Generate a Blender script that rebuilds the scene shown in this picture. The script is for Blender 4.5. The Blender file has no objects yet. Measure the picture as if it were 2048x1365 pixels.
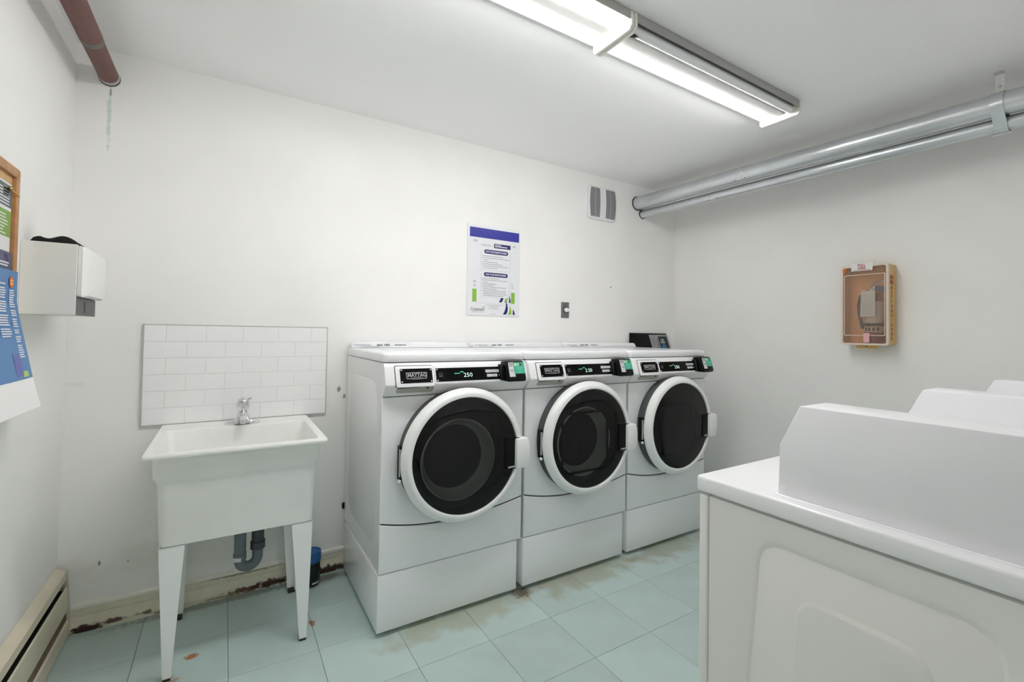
import bpy, bmesh, math, random
from mathutils import Vector, Matrix
random.seed(7)
C = bpy.context.scene.collection
SC = bpy.context.scene

# ------------------------------------------------------------------ camera
CAM_H = 1.262
yaw, pit, rol = math.radians(31.7558), math.radians(1.25996), math.radians(-0.93785)
F_PX, PY = 921.835, 645.882
fwd = Vector((math.sin(yaw)*math.cos(pit), math.cos(yaw)*math.cos(pit), math.sin(pit)))
rgt = Vector((math.cos(yaw), -math.sin(yaw), 0))
dwn = fwd.cross(rgt)
r2 = math.cos(rol)*rgt + math.sin(rol)*dwn
d2 = -math.sin(rol)*rgt + math.cos(rol)*dwn
cam = bpy.data.cameras.new('camera')
cam.sensor_fit = 'HORIZONTAL'; cam.sensor_width = 36.0
cam.lens = F_PX/2048*36.0
cam.shift_y = -(682.5-PY)/2048
cam.clip_start = 0.02
co = bpy.data.objects.new('camera', cam); C.objects.link(co)
co.matrix_world = Matrix(((r2.x, -d2.x, -fwd.x, 0), (r2.y, -d2.y, -fwd.y, 0), (r2.z, -d2.z, -fwd.z, CAM_H), (0, 0, 0, 1)))
SC.camera = co

# ------------------------------------------------------------------ world, exposure
w = bpy.data.worlds.new('world'); SC.world = w; w.use_nodes = True
w.node_tree.nodes['Background'].inputs[0].default_value = (0.6, 0.62, 0.65, 1)
w.node_tree.nodes['Background'].inputs[1].default_value = 0.3
SC.view_settings.view_transform = 'Standard'
SC.view_settings.look = 'None'
SC.view_settings.gamma = 1.0
SC.view_settings.use_curve_mapping = False
SC.view_settings.exposure = 0.0
SC.cycles.max_bounces = 14
SC.cycles.diffuse_bounces = 12
SC.cycles.sample_clamp_indirect = 0
SC.cycles.use_light_tree = False
SC.cycles.use_adaptive_sampling = True
SC.cycles.adaptive_threshold = .04
SC.cycles.glossy_bounces = 3
SC.cycles.caustics_reflective = False
SC.cycles.caustics_refractive = False
SC.cycles.transparent_max_bounces = 12
TUBE_POWER = 39.5          # radiance of a burning fluorescent tube

# ------------------------------------------------------------------ materials
def lin(c):
    return tuple(((x/255)/12.92 if x/255 <= .04045 else ((x/255+.055)/1.055)**2.4) for x in c)
MATS = {}
def mat(name, rgb, rough=.5, metal=0., var=0., vscale=6., bump=0., bscale=80., emit=0., spec=.5, coat=0.):
    if name in MATS: return MATS[name]
    m = bpy.data.materials.new(name); m.use_nodes = True; MATS[name] = m
    nt = m.node_tree; b = nt.nodes['Principled BSDF']
    c = lin(rgb)
    b.inputs['Base Color'].default_value = (*c, 1)
    b.inputs['Roughness'].default_value = rough
    b.inputs['Metallic'].default_value = metal
    b.inputs['Specular IOR Level'].default_value = spec
    b.inputs['Coat Weight'].default_value = coat
    if var > 0 or bump > 0:
        tc = nt.nodes.new('ShaderNodeTexCoord')
    if var > 0:
        n = nt.nodes.new('ShaderNodeTexNoise'); n.inputs['Scale'].default_value = vscale; n.inputs['Detail'].default_value = 3
        nt.links.new(tc.outputs['Object'], n.inputs['Vector'])
        r = nt.nodes.new('ShaderNodeValToRGB')
        r.color_ramp.elements[0].position = .3; r.color_ramp.elements[1].position = .7
        r.color_ramp.elements[0].color = (*[x*(1-var) for x in c], 1)
        r.color_ramp.elements[1].color = (*[min(1, x*(1+var*.5)) for x in c], 1)
        nt.links.new(n.outputs['Fac'], r.inputs['Fac']); nt.links.new(r.outputs['Color'], b.inputs['Base Color'])
    if bump > 0:
        n2 = nt.nodes.new('ShaderNodeTexNoise'); n2.inputs['Scale'].default_value = bscale; n2.inputs['Detail'].default_value = 1.5
        nt.links.new(tc.outputs['Object'], n2.inputs['Vector'])
        bp = nt.nodes.new('ShaderNodeBump'); bp.inputs['Strength'].default_value = bump; bp.inputs['Distance'].default_value = .002
        nt.links.new(n2.outputs['Fac'], bp.inputs['Height']); nt.links.new(bp.outputs['Normal'], b.inputs['Normal'])
    if emit > 0:
        b.inputs['Emission Color'].default_value = (*c, 1); b.inputs['Emission Strength'].default_value = emit
        m.cycles.emission_sampling = 'FRONT' if emit > 5 else 'NONE'
    return m

def clear(name, tint, gloss_rough=.03, diffuse=None, dw=0., ts=.5):
    """thin clear plastic or dark glass: see-through tint with a fresnel sheen"""
    m = bpy.data.materials.new(name); m.use_nodes = True; MATS[name] = m
    nt = m.node_tree; nt.nodes.clear()
    out = nt.nodes.new('ShaderNodeOutputMaterial')
    tr = nt.nodes.new('ShaderNodeBsdfTransparent'); tr.inputs[0].default_value = (*tint, 1)
    gl = nt.nodes.new('ShaderNodeBsdfGlossy'); gl.inputs['Roughness'].default_value = gloss_rough
    lw = nt.nodes.new('ShaderNodeFresnel'); lw.inputs['IOR'].default_value = 1.45
    mx = nt.nodes.new('ShaderNodeMixShader')
    src = tr.outputs[0]
    if diffuse:
        df = nt.nodes.new('ShaderNodeBsdfDiffuse'); df.inputs[0].default_value = (*diffuse, 1)
        tl = nt.nodes.new('ShaderNodeBsdfTranslucent'); tl.inputs[0].default_value = (*diffuse, 1)
        m1 = nt.nodes.new('ShaderNodeMixShader'); m1.inputs[0].default_value = ts
        nt.links.new(df.outputs[0], m1.inputs[1]); nt.links.new(tl.outputs[0], m1.inputs[2])
        m0 = nt.nodes.new('ShaderNodeMixShader'); m0.inputs[0].default_value = dw
        nt.links.new(tr.outputs[0], m0.inputs[1]); nt.links.new(m1.outputs[0], m0.inputs[2]); src = m0.outputs[0]
    nt.links.new(lw.outputs[0], mx.inputs[0]); nt.links.new(src, mx.inputs[1]); nt.links.new(gl.outputs[0], mx.inputs[2])
    nt.links.new(mx.outputs[0], out.inputs[0])
    return m

def stains(m, spots):
    """add marks of their own shape at world places: (x, y, z, rx, ry, rz, rgb, strength, noise_scale)"""
    nt = m.node_tree; b = nt.nodes['Principled BSDF']; inp = b.inputs['Base Color']
    geo = nt.nodes.new('ShaderNodeNewGeometry')
    cache = {}
    def wobble(ns):
        """one shared noise per size class"""
        key = 9 if ns < 20 else 55
        if key not in cache:
            nz = nt.nodes.new('ShaderNodeTexNoise'); nz.inputs['Scale'].default_value = key; nz.inputs['Detail'].default_value = 2.5
            nt.links.new(geo.outputs['Position'], nz.inputs['Vector'])
            ad = nt.nodes.new('ShaderNodeMath'); ad.operation = 'MULTIPLY_ADD'; ad.inputs[1].default_value = 1.6; ad.inputs[2].default_value = -.8
            nt.links.new(nz.outputs['Fac'], ad.inputs[0]); cache[key] = ad.outputs[0]
        return cache[key]
    for (x, y, z, rx, ry, rz, rgb, st, ns) in spots:
        mp = nt.nodes.new('ShaderNodeVectorMath'); mp.operation = 'SUBTRACT'; mp.inputs[1].default_value = (x, y, z)
        nt.links.new(geo.outputs['Position'], mp.inputs[0])
        dv = nt.nodes.new('ShaderNodeVectorMath'); dv.operation = 'DIVIDE'; dv.inputs[1].default_value = (rx, ry, rz)
        nt.links.new(mp.outputs[0], dv.inputs[0])
        ln = nt.nodes.new('ShaderNodeVectorMath'); ln.operation = 'LENGTH'; nt.links.new(dv.outputs[0], ln.inputs[0])
        sm = nt.nodes.new('ShaderNodeMath'); sm.operation = 'ADD'; nt.links.new(ln.outputs['Value'], sm.inputs[0]); nt.links.new(wobble(ns), sm.inputs[1])
        mr = nt.nodes.new('ShaderNodeMapRange'); mr.interpolation_type = 'SMOOTHSTEP'
        mr.inputs['From Min'].default_value = 1.0; mr.inputs['From Max'].default_value = .45
        mr.inputs['To Min'].default_value = 0; mr.inputs['To Max'].default_value = st
        nt.links.new(sm.outputs[0], mr.inputs['Value'])
        mx = nt.nodes.new('ShaderNodeMix'); mx.data_type = 'RGBA'
        if inp.is_linked: nt.links.new(inp.links[0].from_socket, mx.inputs[6])
        else: mx.inputs[6].default_value = inp.default_value[:]
        mx.inputs[7].default_value = (*lin(rgb), 1)
        nt.links.new(mr.outputs[0], mx.inputs[0]); nt.links.new(mx.outputs[2], inp)

# ------------------------------------------------------------------ mesh helpers
class Fr:
    """a flat working frame: origin, u axis, v axis, n = outward normal"""
    def __init__(s, o, u, v, n=None):
        s.o, s.u, s.v = Vector(o), Vector(u).normalized(), Vector(v).normalized()
        s.n = Vector(n).normalized() if n else s.u.cross(s.v)
    def p(s, a, b, d=0): return s.o + s.u*a + s.v*b + s.n*d
class MB:
    def __init__(s): s.v = []; s.f = []
    def add(s, v, f):
        k = len(s.v); s.v += [Vector(q) for q in v]; s.f += [tuple(i+k for i in q) for q in f]; return s
    def box(s, x0, x1, y0, y1, z0, z1):
        return s.add([(x0,y0,z0),(x1,y0,z0),(x1,y1,z0),(x0,y1,z0),(x0,y0,z1),(x1,y0,z1),(x1,y1,z1),(x0,y1,z1)],
                     [(0,3,2,1),(4,5,6,7),(0,1,5,4),(1,2,6,5),(2,3,7,6),(3,0,4,7)])
    def prism(s, fr, pts, d0, d1):
        n = len(pts)
        return s.add([fr.p(a,b,d0) for a,b in pts]+[fr.p(a,b,d1) for a,b in pts],
                     [tuple(range(n-1,-1,-1)), tuple(range(n,2*n))]+[(i,(i+1)%n,n+(i+1)%n,n+i) for i in range(n)])
    def rect(s, fr, a0, b0, a1, b1, d0=0, d1=.0004): return s.prism(fr, [(a0,b0),(a1,b0),(a1,b1),(a0,b1)], d0, d1)
    def rrect(s, fr, a0, b0, a1, b1, r, d0=0, d1=.0004, n=4): return s.prism(fr, rr(a0,a1,b0,b1,r,n), d0, d1)
    def tube(s, path, r, n=12, caps=True):
        path = [Vector(p) for p in path]; rs = r if isinstance(r, (list, tuple)) else [r]*len(path)
        rings = []; prev = None
        for i, p in enumerate(path):
            t = (path[min(i+1, len(path)-1)]-path[max(i-1, 0)]).normalized()
            if prev is None:
                a = t.cross(Vector((0,0,1)) if abs(t.z) < .9 else Vector((1,0,0))).normalized()
            else: a = (prev - t*prev.dot(t)).normalized()
            prev = a; b = t.cross(a)
            rings.append([p+(a*math.cos(2*math.pi*k/n)+b*math.sin(2*math.pi*k/n))*rs[i] for k in range(n)])
        return s.loft(rings, caps, caps)
    def loft(s, loops, c0=True, c1=True, closed=True):
        n = len(loops[0]); k = 0; v = []; f = []
        for L in loops: v += list(L)
        for j in range(len(loops)-1):
            for i in range(n if closed else n-1):
                f.append((j*n+i, j*n+(i+1)%n, (j+1)*n+(i+1)%n, (j+1)*n+i))
        if c0: f.append(tuple(range(n-1,-1,-1)))
        if c1: f.append(tuple((len(loops)-1)*n+i for i in range(n)))
        return s.add(v, f)
    def lathe(s, fr, prof, n=48, c0=False, c1=False, a0=0., a1=2*math.pi):
        full = abs(a1-a0) > 6.28
        m = n if full else n+1
        loops = [[fr.p(r*math.cos(a0+(a1-a0)*k/n), r*math.sin(a0+(a1-a0)*k/n), d) for k in range(m)] for r, d in prof]
        return s.loft(loops, c0, c1, closed=full)
    def ball(s, c, rx, ry, rz, n=12, m=8):
        c = Vector(c)
        loops = [[c+Vector((rx*math.sin(t)*math.cos(2*math.pi*k/n), ry*math.sin(t)*math.sin(2*math.pi*k/n), -rz*math.cos(t))) for k in range(n)]
                 for t in [math.pi*(j+.02)/(m+.04) for j in range(m+1)]]
        return s.loft(loops)
    def text(s, fr, txt, size, a=0, b=0, d=.0002, width=None, align='LEFT', bold=0.):
        cu = bpy.data.curves.new('t', 'FONT'); cu.body = txt; cu.size = size; cu.align_x = align; cu.resolution_u = 2
        cu.offset = bold
        o = bpy.data.objects.new('t', cu); C.objects.link(o)
        dg = bpy.context.evaluated_depsgraph_get(); me = bpy.data.meshes.new_from_object(o.evaluated_get(dg))
        vs = [q.co.copy() for q in me.vertices]; fs = [tuple(p.vertices) for p in me.polygons]
        C.objects.unlink(o); bpy.data.objects.remove(o); bpy.data.curves.remove(cu); bpy.data.meshes.remove(me)
        k = 1
        if width and vs:
            w0 = max(q.x for q in vs)-min(q.x for q in vs); k = width/w0 if w0 else 1
        return s.add([fr.p(a+q.x*k, b+q.y, d) for q in vs], fs)
def rr(x0, x1, y0, y1, r, n=4):
    out = []
    for cx, cy, a in ((x1-r,y1-r,0),(x0+r,y1-r,90),(x0+r,y0+r,180),(x1-r,y0+r,270)):
        for k in range(n+1):
            t = math.radians(a+90*k/n); out.append((cx+r*math.cos(t), cy+r*math.sin(t)))
    return out
def rz(x0, x1, y0, y1, r, z, n=4): return [Vector((a,b,z)) for a,b in rr(x0,x1,y0,y1,r,n)]

ORG = {}
def root_of(o):
    while o.parent: o = o.parent
    return o
def obj(name, mb, m, parent=None, bevel=0., seg=2, smooth=35, bang=40):
    """link the collected shapes as one mesh; coordinates are world coordinates"""
    org = ORG.get(root_of(parent).name, Vector()) if parent else Vector()
    me = bpy.data.meshes.new(name)
    me.from_pydata([v-org for v in mb.v], [], mb.f); me.validate()
    bm = bmesh.new(); bm.from_mesh(me)
    bmesh.ops.remove_doubles(bm, verts=bm.verts, dist=1e-6)
    bmesh.ops.recalc_face_normals(bm, faces=bm.faces)
    if bevel > 0:
        es = [e for e in bm.edges if len(e.link_faces) == 2 and e.calc_face_angle(0) > math.radians(bang)]
        bmesh.ops.bevel(bm, geom=es, offset=bevel, segments=seg, profile=.5, affect='EDGES', clamp_overlap=True)
    bm.to_mesh(me); bm.free()
    if smooth:
        for p in me.polygons: p.use_smooth = True
        me.set_sharp_from_angle(angle=math.radians(smooth))
    me.materials.append(m)
    o = bpy.data.objects.new(name, me); C.objects.link(o)
    if parent: o.parent = parent
    return o
def tag(o, label, cat, group=None):
    o['label'] = label; o['category'] = cat
    if group: o['group'] = group
    return o
def thing(name, label, cat, loc, group=None):
    o = bpy.data.objects.new(name, None); C.objects.link(o); o.location = loc; o.empty_display_size = .05
    ORG[o.name] = Vector(loc)
    return tag(o, label, cat, group)
def solo(name, mb, m, label, cat, group=None, **k):
    return tag(obj(name, mb, m, None, **k), label, cat, group)
def struct(name, mb, m, **k):
    o = obj(name, mb, m, None, **k); o['kind'] = 'structure'; return o

# ------------------------------------------------------------------ the room
XL, XR, YB, YF, ZC = -.56, 3.20, 2.575, -.14, 2.443
YE, XE = -1.15, 1.00        # the entrance bay behind the camera
M_wall = mat('wall_paint', (240,239,237), .8, var=.03, vscale=2.5, spec=.2)
M_wallb = mat('wall_paint_back', (240,239,237), .8, var=.03, vscale=2.5, spec=.2)
M_ceil = mat('ceiling_paint', (246,246,246), .85, var=.015, vscale=2, spec=.2)
stains(M_wallb, [(-.45,YB,2.16,.009,.3,.17,(196,214,209),.75,60),
                 (-.448,YB,2.268,.005,.3,.022,(120,132,128),.7,60),
                 (.517,YB,.950,.012,.3,.022,(96,94,90),.75,60), (.545,YB,.905,.009,.3,.016,(96,94,90),.7,60),
                 (-.43,YB,.262,.006,.3,.013,(110,106,98),.8,80), (-.335,YB,.25,.005,.3,.008,(130,125,115),.7,80),
                 (-.53,YB,1.02,.05,.3,.012,(226,220,212),.4,40), (.0,YB,.24,.6,.3,.10,(216,208,198),.25,6),
                 (.20,YB,.28,.010,.3,.010,(70,66,60),.8,80), (2.47,YB,1.62,.010,.3,.008,(120,115,108),.8,60)])
M_grout = mat('floor_screed', (58,64,62), .8, var=.2, vscale=20)
struct('floor', MB().box(XL-.1, XR+.1, YE-.1, YB+.1, -.10, -.0035), M_grout, smooth=0)
struct('ceiling', MB().box(XL-.1, XR+.1, YE-.1, YB+.1, ZC, ZC+.1), M_ceil, smooth=0)
struct('wall_back', MB().box(XL, XR, YB, YB+.1, -.10, ZC), M_wallb, smooth=0)
struct('wall_left', MB().box(XL-.1, XL, YE, YB+.1, -.10, ZC), M_wall, smooth=0)
struct('wall_right', MB().box(XR, XR+.1, YF, YB+.1, -.10, ZC), M_wall, smooth=0)
struct('wall_front', MB().box(XE, XR+.1, YE, YF, -.10, ZC), M_wall, smooth=0)
struct('wall_rear', MB().box(XL-.1, XR+.1, YE-.1, YE, -.10, ZC), M_wall, smooth=0)
floor = bpy.data.objects['floor']

# floor tiles, each one a piece of the floor
M_tile = mat('vinyl_tile', (190,208,206), .38, var=.06, vscale=5)
def tile_random(m):
    nt = m.node_tree; b = nt.nodes['Principled BSDF']; inp = b.inputs['Base Color']
    oi = nt.nodes.new('ShaderNodeObjectInfo'); hs = nt.nodes.new('ShaderNodeHueSaturation')
    mr = nt.nodes.new('ShaderNodeMapRange'); mr.inputs['To Min'].default_value = .95; mr.inputs['To Max'].default_value = 1.04
    nt.links.new(oi.outputs['Random'], mr.inputs['Value']); nt.links.new(mr.outputs[0], hs.inputs['Value'])
    nt.links.new(inp.links[0].from_socket, hs.inputs['Color']); nt.links.new(hs.outputs[0], inp)
tile_random(M_tile)
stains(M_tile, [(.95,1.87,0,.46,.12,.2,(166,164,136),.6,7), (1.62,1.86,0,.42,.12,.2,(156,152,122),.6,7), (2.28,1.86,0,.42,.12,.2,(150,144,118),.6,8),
                (1.25,1.90,0,.06,.06,.2,(84,62,40),.8,30),
                (-.085,2.165,0,.030,.022,.1,(172,112,60),.95,50), (.345,2.15,0,.014,.035,.1,(160,104,64),.9,60),
                (-.150,2.045,0,.05,.035,.1,(164,130,96),.8,40), (.46,2.50,0,.12,.06,.1,(96,90,74),.75,14),
                (.0,2.53,0,.5,.035,.1,(92,84,66),.5,20),
                (.0,2.0,0,.16,.05,.1,(182,196,192),.4,25), (.9,1.45,0,.25,.2,.1,(176,194,192),.45,9)])
TX, TY0, TYS, TW = .037, 2.256, .2953, .3048
xs = sorted(TX+TW*k for k in range(-2, 12) if XL < TX+TW*k < XR); xs = [XL]+xs+[XR]
ys = sorted(TY0-TYS*k for k in range(-1, 15) if YE < TY0-TYS*k < YB); ys = [YE]+ys+[YB]
tile_mesh = {}
for i in range(len(xs)-1):
    shift = random.uniform(-.003, .003)
    for j in range(len(ys)-1):
        if xs[i] > XE-.05 and ys[j+1] < YF+.02: continue      # under the walls
        wx, wy = round(xs[i+1]-xs[i], 4), round(ys[j+1]-ys[j], 4)
        g = .0007
        if (wx, wy) not in tile_mesh:
            o = obj('tile', MB().box(g, wx-g, g, wy-g, -.0035, 0), M_tile, bevel=.0005, seg=1, smooth=0)
            tile_mesh[(wx, wy)] = o.data
        else:
            o = bpy.data.objects.new('tile', tile_mesh[(wx, wy)]); C.objects.link(o)
        dy = shift if 0 < j < len(ys)-2 else 0
        o.location = (xs[i], ys[j]+dy*.15, 0); o.parent = floor

# skirting on the back wall
M_skirt = mat('skirting_paint', (230,223,203), .5, var=.10, vscale=9, bump=.1, bscale=40)
stains(M_skirt, [(-.46,2.555,.012,.085,.1,.022,(62,30,22),1,45), (-.38,2.555,.018,.05,.1,.012,(74,40,28),.9,70),
                 (-.27,2.555,.020,.04,.1,.010,(84,88,62),.9,70), (-.20,2.555,.010,.05,.1,.008,(110,70,56),.8,80),
                 (.12,2.555,.014,.12,.1,.016,(92,58,40),.95,40), (.22,2.555,.018,.10,.1,.022,(70,42,30),1,45), (.02,2.555,.006,.10,.1,.008,(150,130,100),.8,60),
                 (.48,2.555,.012,.14,.1,.028,(66,40,28),1,40), (.10,2.555,.095,.20,.1,.010,(140,126,100),.8,60), (.28,2.555,.10,.10,.1,.008,(120,104,82),.8,60)])
base = struct('baseboard_back', MB().prism(Fr((-.513,0,0),(0,1,0),(0,0,1),(1,0,0)), [(YB,0),(2.556,0),(2.556,.022),(2.559,.026),(2.561,.062),(2.5625,.064),(2.5625,.067),(2.561,.069),(2.562,.094),(2.5635,.0955),(YB,.0955)], 0, 3.69), M_skirt)
M_skirt2 = mat('skirting_cap_paint', (242,239,229), .45, var=.06, vscale=14)
cap = obj('cap_moulding', MB().prism(Fr((-.513,0,0),(0,1,0),(0,0,1),(1,0,0)), [(YB,.0965),(2.560,.0965),(2.560,.108),(2.564,.113),(YB,.114)], 0, 3.69), M_skirt2, base)

# ------------------------------------------------------------------ baseboard heater on the left wall
M_cream = mat('heater_enamel', (222,211,190), .4, var=.06, vscale=6)
M_dark = mat('dark_gap', (22,16,12), .7)
M_brown = mat('heater_inner_brown', (120,98,80), .7, var=.3, vscale=20)  # mottled brown for the rail inside the heater
t = thing('baseboard_heater', 'cream enamelled baseboard heater running along the left wall', 'heater', (XL+.02, 1.7, 0))
HY0, HY1 = .30, 2.553
hf = Fr((0,HY0,0),(1,0,0),(0,0,1),(0,1,0)); L = HY1-HY0
obj('back_plate', MB().prism(hf, [(XL+.001,.004),(XL+.008,.004),(XL+.008,.272),(XL+.001,.272)], 0, L), M_dark, t)
obj('hood', MB().prism(hf, [(XL+.001,.283),(-.533,.268),(-.527,.262),(-.527,.230),(-.530,.229),(-.531,.260),(-.536,.263),(XL+.001,.276)], 0, L), M_cream, t)
obj('front_panel', MB().prism(hf, [(-.526,.203),(-.522,.199),(-.518,.112),(-.519,.108),(-.522,.112),(-.5255,.198),(-.529,.200)], 0, L), M_cream, t)
obj('inner_rail', MB().prism(hf, [(-.528,.100),(-.524,.092),(-.521,.060),(-.526,.060)], 0, L), M_brown, t)
obj('bottom_rail', MB().prism(hf, [(-.521,.068),(-.514,.064),(-.513,.006),(-.517,.006),(-.518,.060),(-.522,.064)], 0, L), M_cream, t)
obj('element_fins', MB().box(XL+.010,-.535,HY0,HY1-.004,.11,.19), M_dark, t)
obj('end_cap', MB().prism(Fr((0,HY1,0),(1,0,0),(0,0,1),(0,1,0)), [(XL+.001,.284),(-.533,.270),(-.524,.262),(-.513,.11),(-.512,.004),(XL+.001,.004)], 0, .006), mat('heater_end', (206,200,186), .45), t)

# ------------------------------------------------------------------ ceiling light fixtures
M_lampw = mat('lamp_white_enamel', (236,236,233), .35)
M_lamph = mat('lamp_housing_dimmed', (168,168,164), .45)  # enamel colour darkened to hold down the glare of the tubes
M_lampe = mat('lamp_end_plastic', (232,231,224), .4)
M_tube_on = mat('lit_tube', (252,251,251), .3, emit=TUBE_POWER)
M_tube_off = mat('unlit_tube', (236,238,240), .15, coat=.4)
M_black = mat('black_plastic', (12,12,14), .4, spec=.25)
FC = 1.279; FD = -.006     # fixtures sit just below the ceiling on a mounting channel
def fixture(name, label, x0, x1, lit):
    t = thing(name, label, 'ceiling light', ((x0+x1)/2, FC, ZC), 'twin tube lights on the ceiling')
    fx = Fr((x0+.012,FC,FD),(0,1,0),(0,0,1),(1,0,0)); Lx = x1-x0-.024
    c = [(-.098,2.4425),(-.098,2.412),(-.0955,2.412),(-.078,2.437),(-.038,2.434),(-.030,2.428),(-.024,2.405),(.024,2.405),(.030,2.428),(.038,2.434),(.078,2.437),(.0955,2.412),(.098,2.412),(.098,2.4425)]  # side lips drawn down to shade the ceiling from the tubes
    obj('mounting_channel', MB().box(x0+.06,x1-.06,FC-.05,FC+.05,2.4425+FD,ZC-.0005), M_lampw, t)
    obj('housing', MB().prism(fx, c, 0, Lx), M_lamph, t)
    for xx, s in ((x0, 1), (x1-.015, -1)):
        f2 = Fr((xx,FC,FD),(0,1,0),(0,0,1),(1,0,0))
        e = obj('end_plate', MB().prism(f2, [(-.101,2.4425),(-.103,2.392),(-.092,2.377),(.092,2.377),(.104,2.390),(.106,2.4425)], 0, .015), M_lampe, t, bevel=.004, seg=2)
    for k, yy in enumerate((.060, -.060)):
        for xx, s in ((x0+.015, 1), (x1-.015, -1)):
            f2 = Fr((xx,FC+yy,2.410+FD),(0,1,0),(0,0,1),(s,0,0))
            obj('lamp_holder', MB().prism(f2, rr(-.016,.016,-.016,.026,.010,3), 0, .012), M_lampe, t)
        f2 = Fr((x0+.027,FC+yy,2.410+FD),(0,1,0),(0,0,1),(1,0,0)); Lt = x1-x0-.054
        tb = obj('tube', MB().lathe(f2, [(.012,0),(.0185,.004),(.019,.012),(.019,Lt-.012),(.0185,Lt-.004),(.012,Lt)], 12, True, True), M_tube_on if lit[k] else M_tube_off, t)
        if not lit[k]: tb['label'] = 'burnt-out tube, grey white'
    return t
fixture('fluorescent_light', 'twin tube ceiling light with both tubes burning, cut off by the top of the picture', .005, 1.2295, (1, 1))
f2 = fixture('fluorescent_light', 'twin tube ceiling light with one tube burning and one dark, nearer the galvanised pipes', 1.2335, 2.400, (1, 0))
obj('soot_mark', MB().prism(Fr((1.268-.006,FC-.060,2.390+FD),(1,0,0),(0,1,0),(0,0,-1)), [(0,-.012),(.006,-.010),(.026,-.008),(.008,-.005),(.032,-.002),(.010,.001),(.028,.004),(.008,.006),(.018,.009),(0,.010)], .0, .0012), M_black, f2)

# ------------------------------------------------------------------ galvanised pipes along the right wall
M_galv = mat('galvanised_steel', (212,216,219), .33, metal=.8, var=.08, vscale=7)
M_galv2 = mat('galvanised_bright', (214,218,220), .28, metal=.85)
def pipe(name, label, a, b, r, joints):
    t = thing(name, label, 'pipe', a, 'galvanised pipes below the ceiling')
    a, b = Vector(a), Vector(b); d = (b-a).normalized()
    obj('run', MB().tube([a+(b-a)*k/8 for k in range(9)], r, 28), M_galv, t)
    for j in joints:
        p = a+d*j
        obj('joint', MB().tube([p-d*.020, p-d*.017, p+d*.017, p+d*.020], [r+.0002,r+.0016,r+.0016,r+.0002], 28), M_galv2, t)
        for q in (-1, 1):
            s = p+d*.032*q+Vector((-.72,0,-.70))*(r+.0006)
            obj('screw', MB().ball(s, .003, .003, .003, 8, 4), M_black, t)
    u = d.cross(Vector((0,0,1))).normalized(); v = u.cross(d)
    obj('wall_hole', MB().lathe(Fr((a.x,YB-.0006,a.z),(1,0,0),(0,0,1),(0,-1,0)), [(r*.9,0),(r+.006,0),(r+.006,.0012),(r*.9,.0012)], 28), mat('hole_dark', (20,19,18), .9), t)
    return t
P1 = ((2.742,YB-.001,2.303), (2.907,YF+.002,2.299))
P2 = ((2.802,YB-.001,2.226), (2.952,YF+.002,2.226))
pipe('galvanised_pipe', 'thick galvanised metal pipe running under the ceiling along the right wall', P1[0], P1[1], .050, (.85,))
pipe('galvanised_pipe', 'thinner galvanised metal pipe tucked beneath the thick one', P2[0], P2[1], .032, (.62,))
def at(P, y): k = (y-P[0][1])/(P[1][1]-P[0][1]); return Vector(P[0])+(Vector(P[1])-Vector(P[0]))*k
hy = .585
c1, c2 = at(P1, hy), at(P2, hy)
t = thing('pipe_hanger', 'grey metal strap hanger clamping both galvanised pipes to the ceiling', 'hanger', (c1.x, hy, ZC))
def strap(path, w_, th=.0025):
    loops = []
    path = [Vector(p) for p in path]
    for i, p in enumerate(path):
        tdir = (path[min(i+1,len(path)-1)]-path[max(i-1,0)]).normalized(); nn = Vector((0,1,0)).cross(tdir).normalized()
        h = Vector((0,w_/2,0)); loops.append([p+h+nn*th/2, p-h+nn*th/2, p-h-nn*th/2, p+h-nn*th/2])
    return MB().loft(loops)
pth = []
for k in range(0, 15):
    a = math.radians(75+ k*10); pth.append((c1.x+.0535*math.cos(a), hy, c1.z+.0535*math.sin(a)))
for k in range(0, 13):
    a = math.radians(195+k*8); pth.append((c2.x+.0360*math.cos(a), hy, c2.z+.0360*math.sin(a)))
obj('clamp_band', strap(pth, .042), M_galv2, t)
pth2 = [(c1.x+.0535*math.cos(math.radians(a)), hy, c1.z+.0535*math.sin(math.radians(a))) for a in range(75, -40, -10)] + [(c2.x+.036*math.cos(math.radians(a)), hy, c2.z+.036*math.sin(math.radians(a))) for a in range(30, -75, -10)]
obj('clamp_band', strap(pth2, .042), M_galv2, t)
obj('drop_strap', MB().box(c1.x+.012,c1.x+.0145,hy-.014,hy+.014,c1.z+.048,ZC-.002), M_lampw, t)
obj('ceiling_foot', MB().box(c1.x-.014,c1.x+.0145,hy-.014,hy+.014,ZC-.0035,ZC-.0005), M_galv2, t)
obj('bolt', MB().lathe(Fr((c1.x+.010,hy,c1.z+.085),(0,1,0),(0,0,1),(-1,0,0)), [(.006,-.004),(.006,.004),(.003,.006)], 6, True, True), M_galv2, t)
obj('bolt', MB().tube([(c2.x+.0,hy-.03,c2.z-.042),(c2.x+.0,hy+.03,c2.z-.042)], .004, 8), M_galv2, t)

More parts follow.
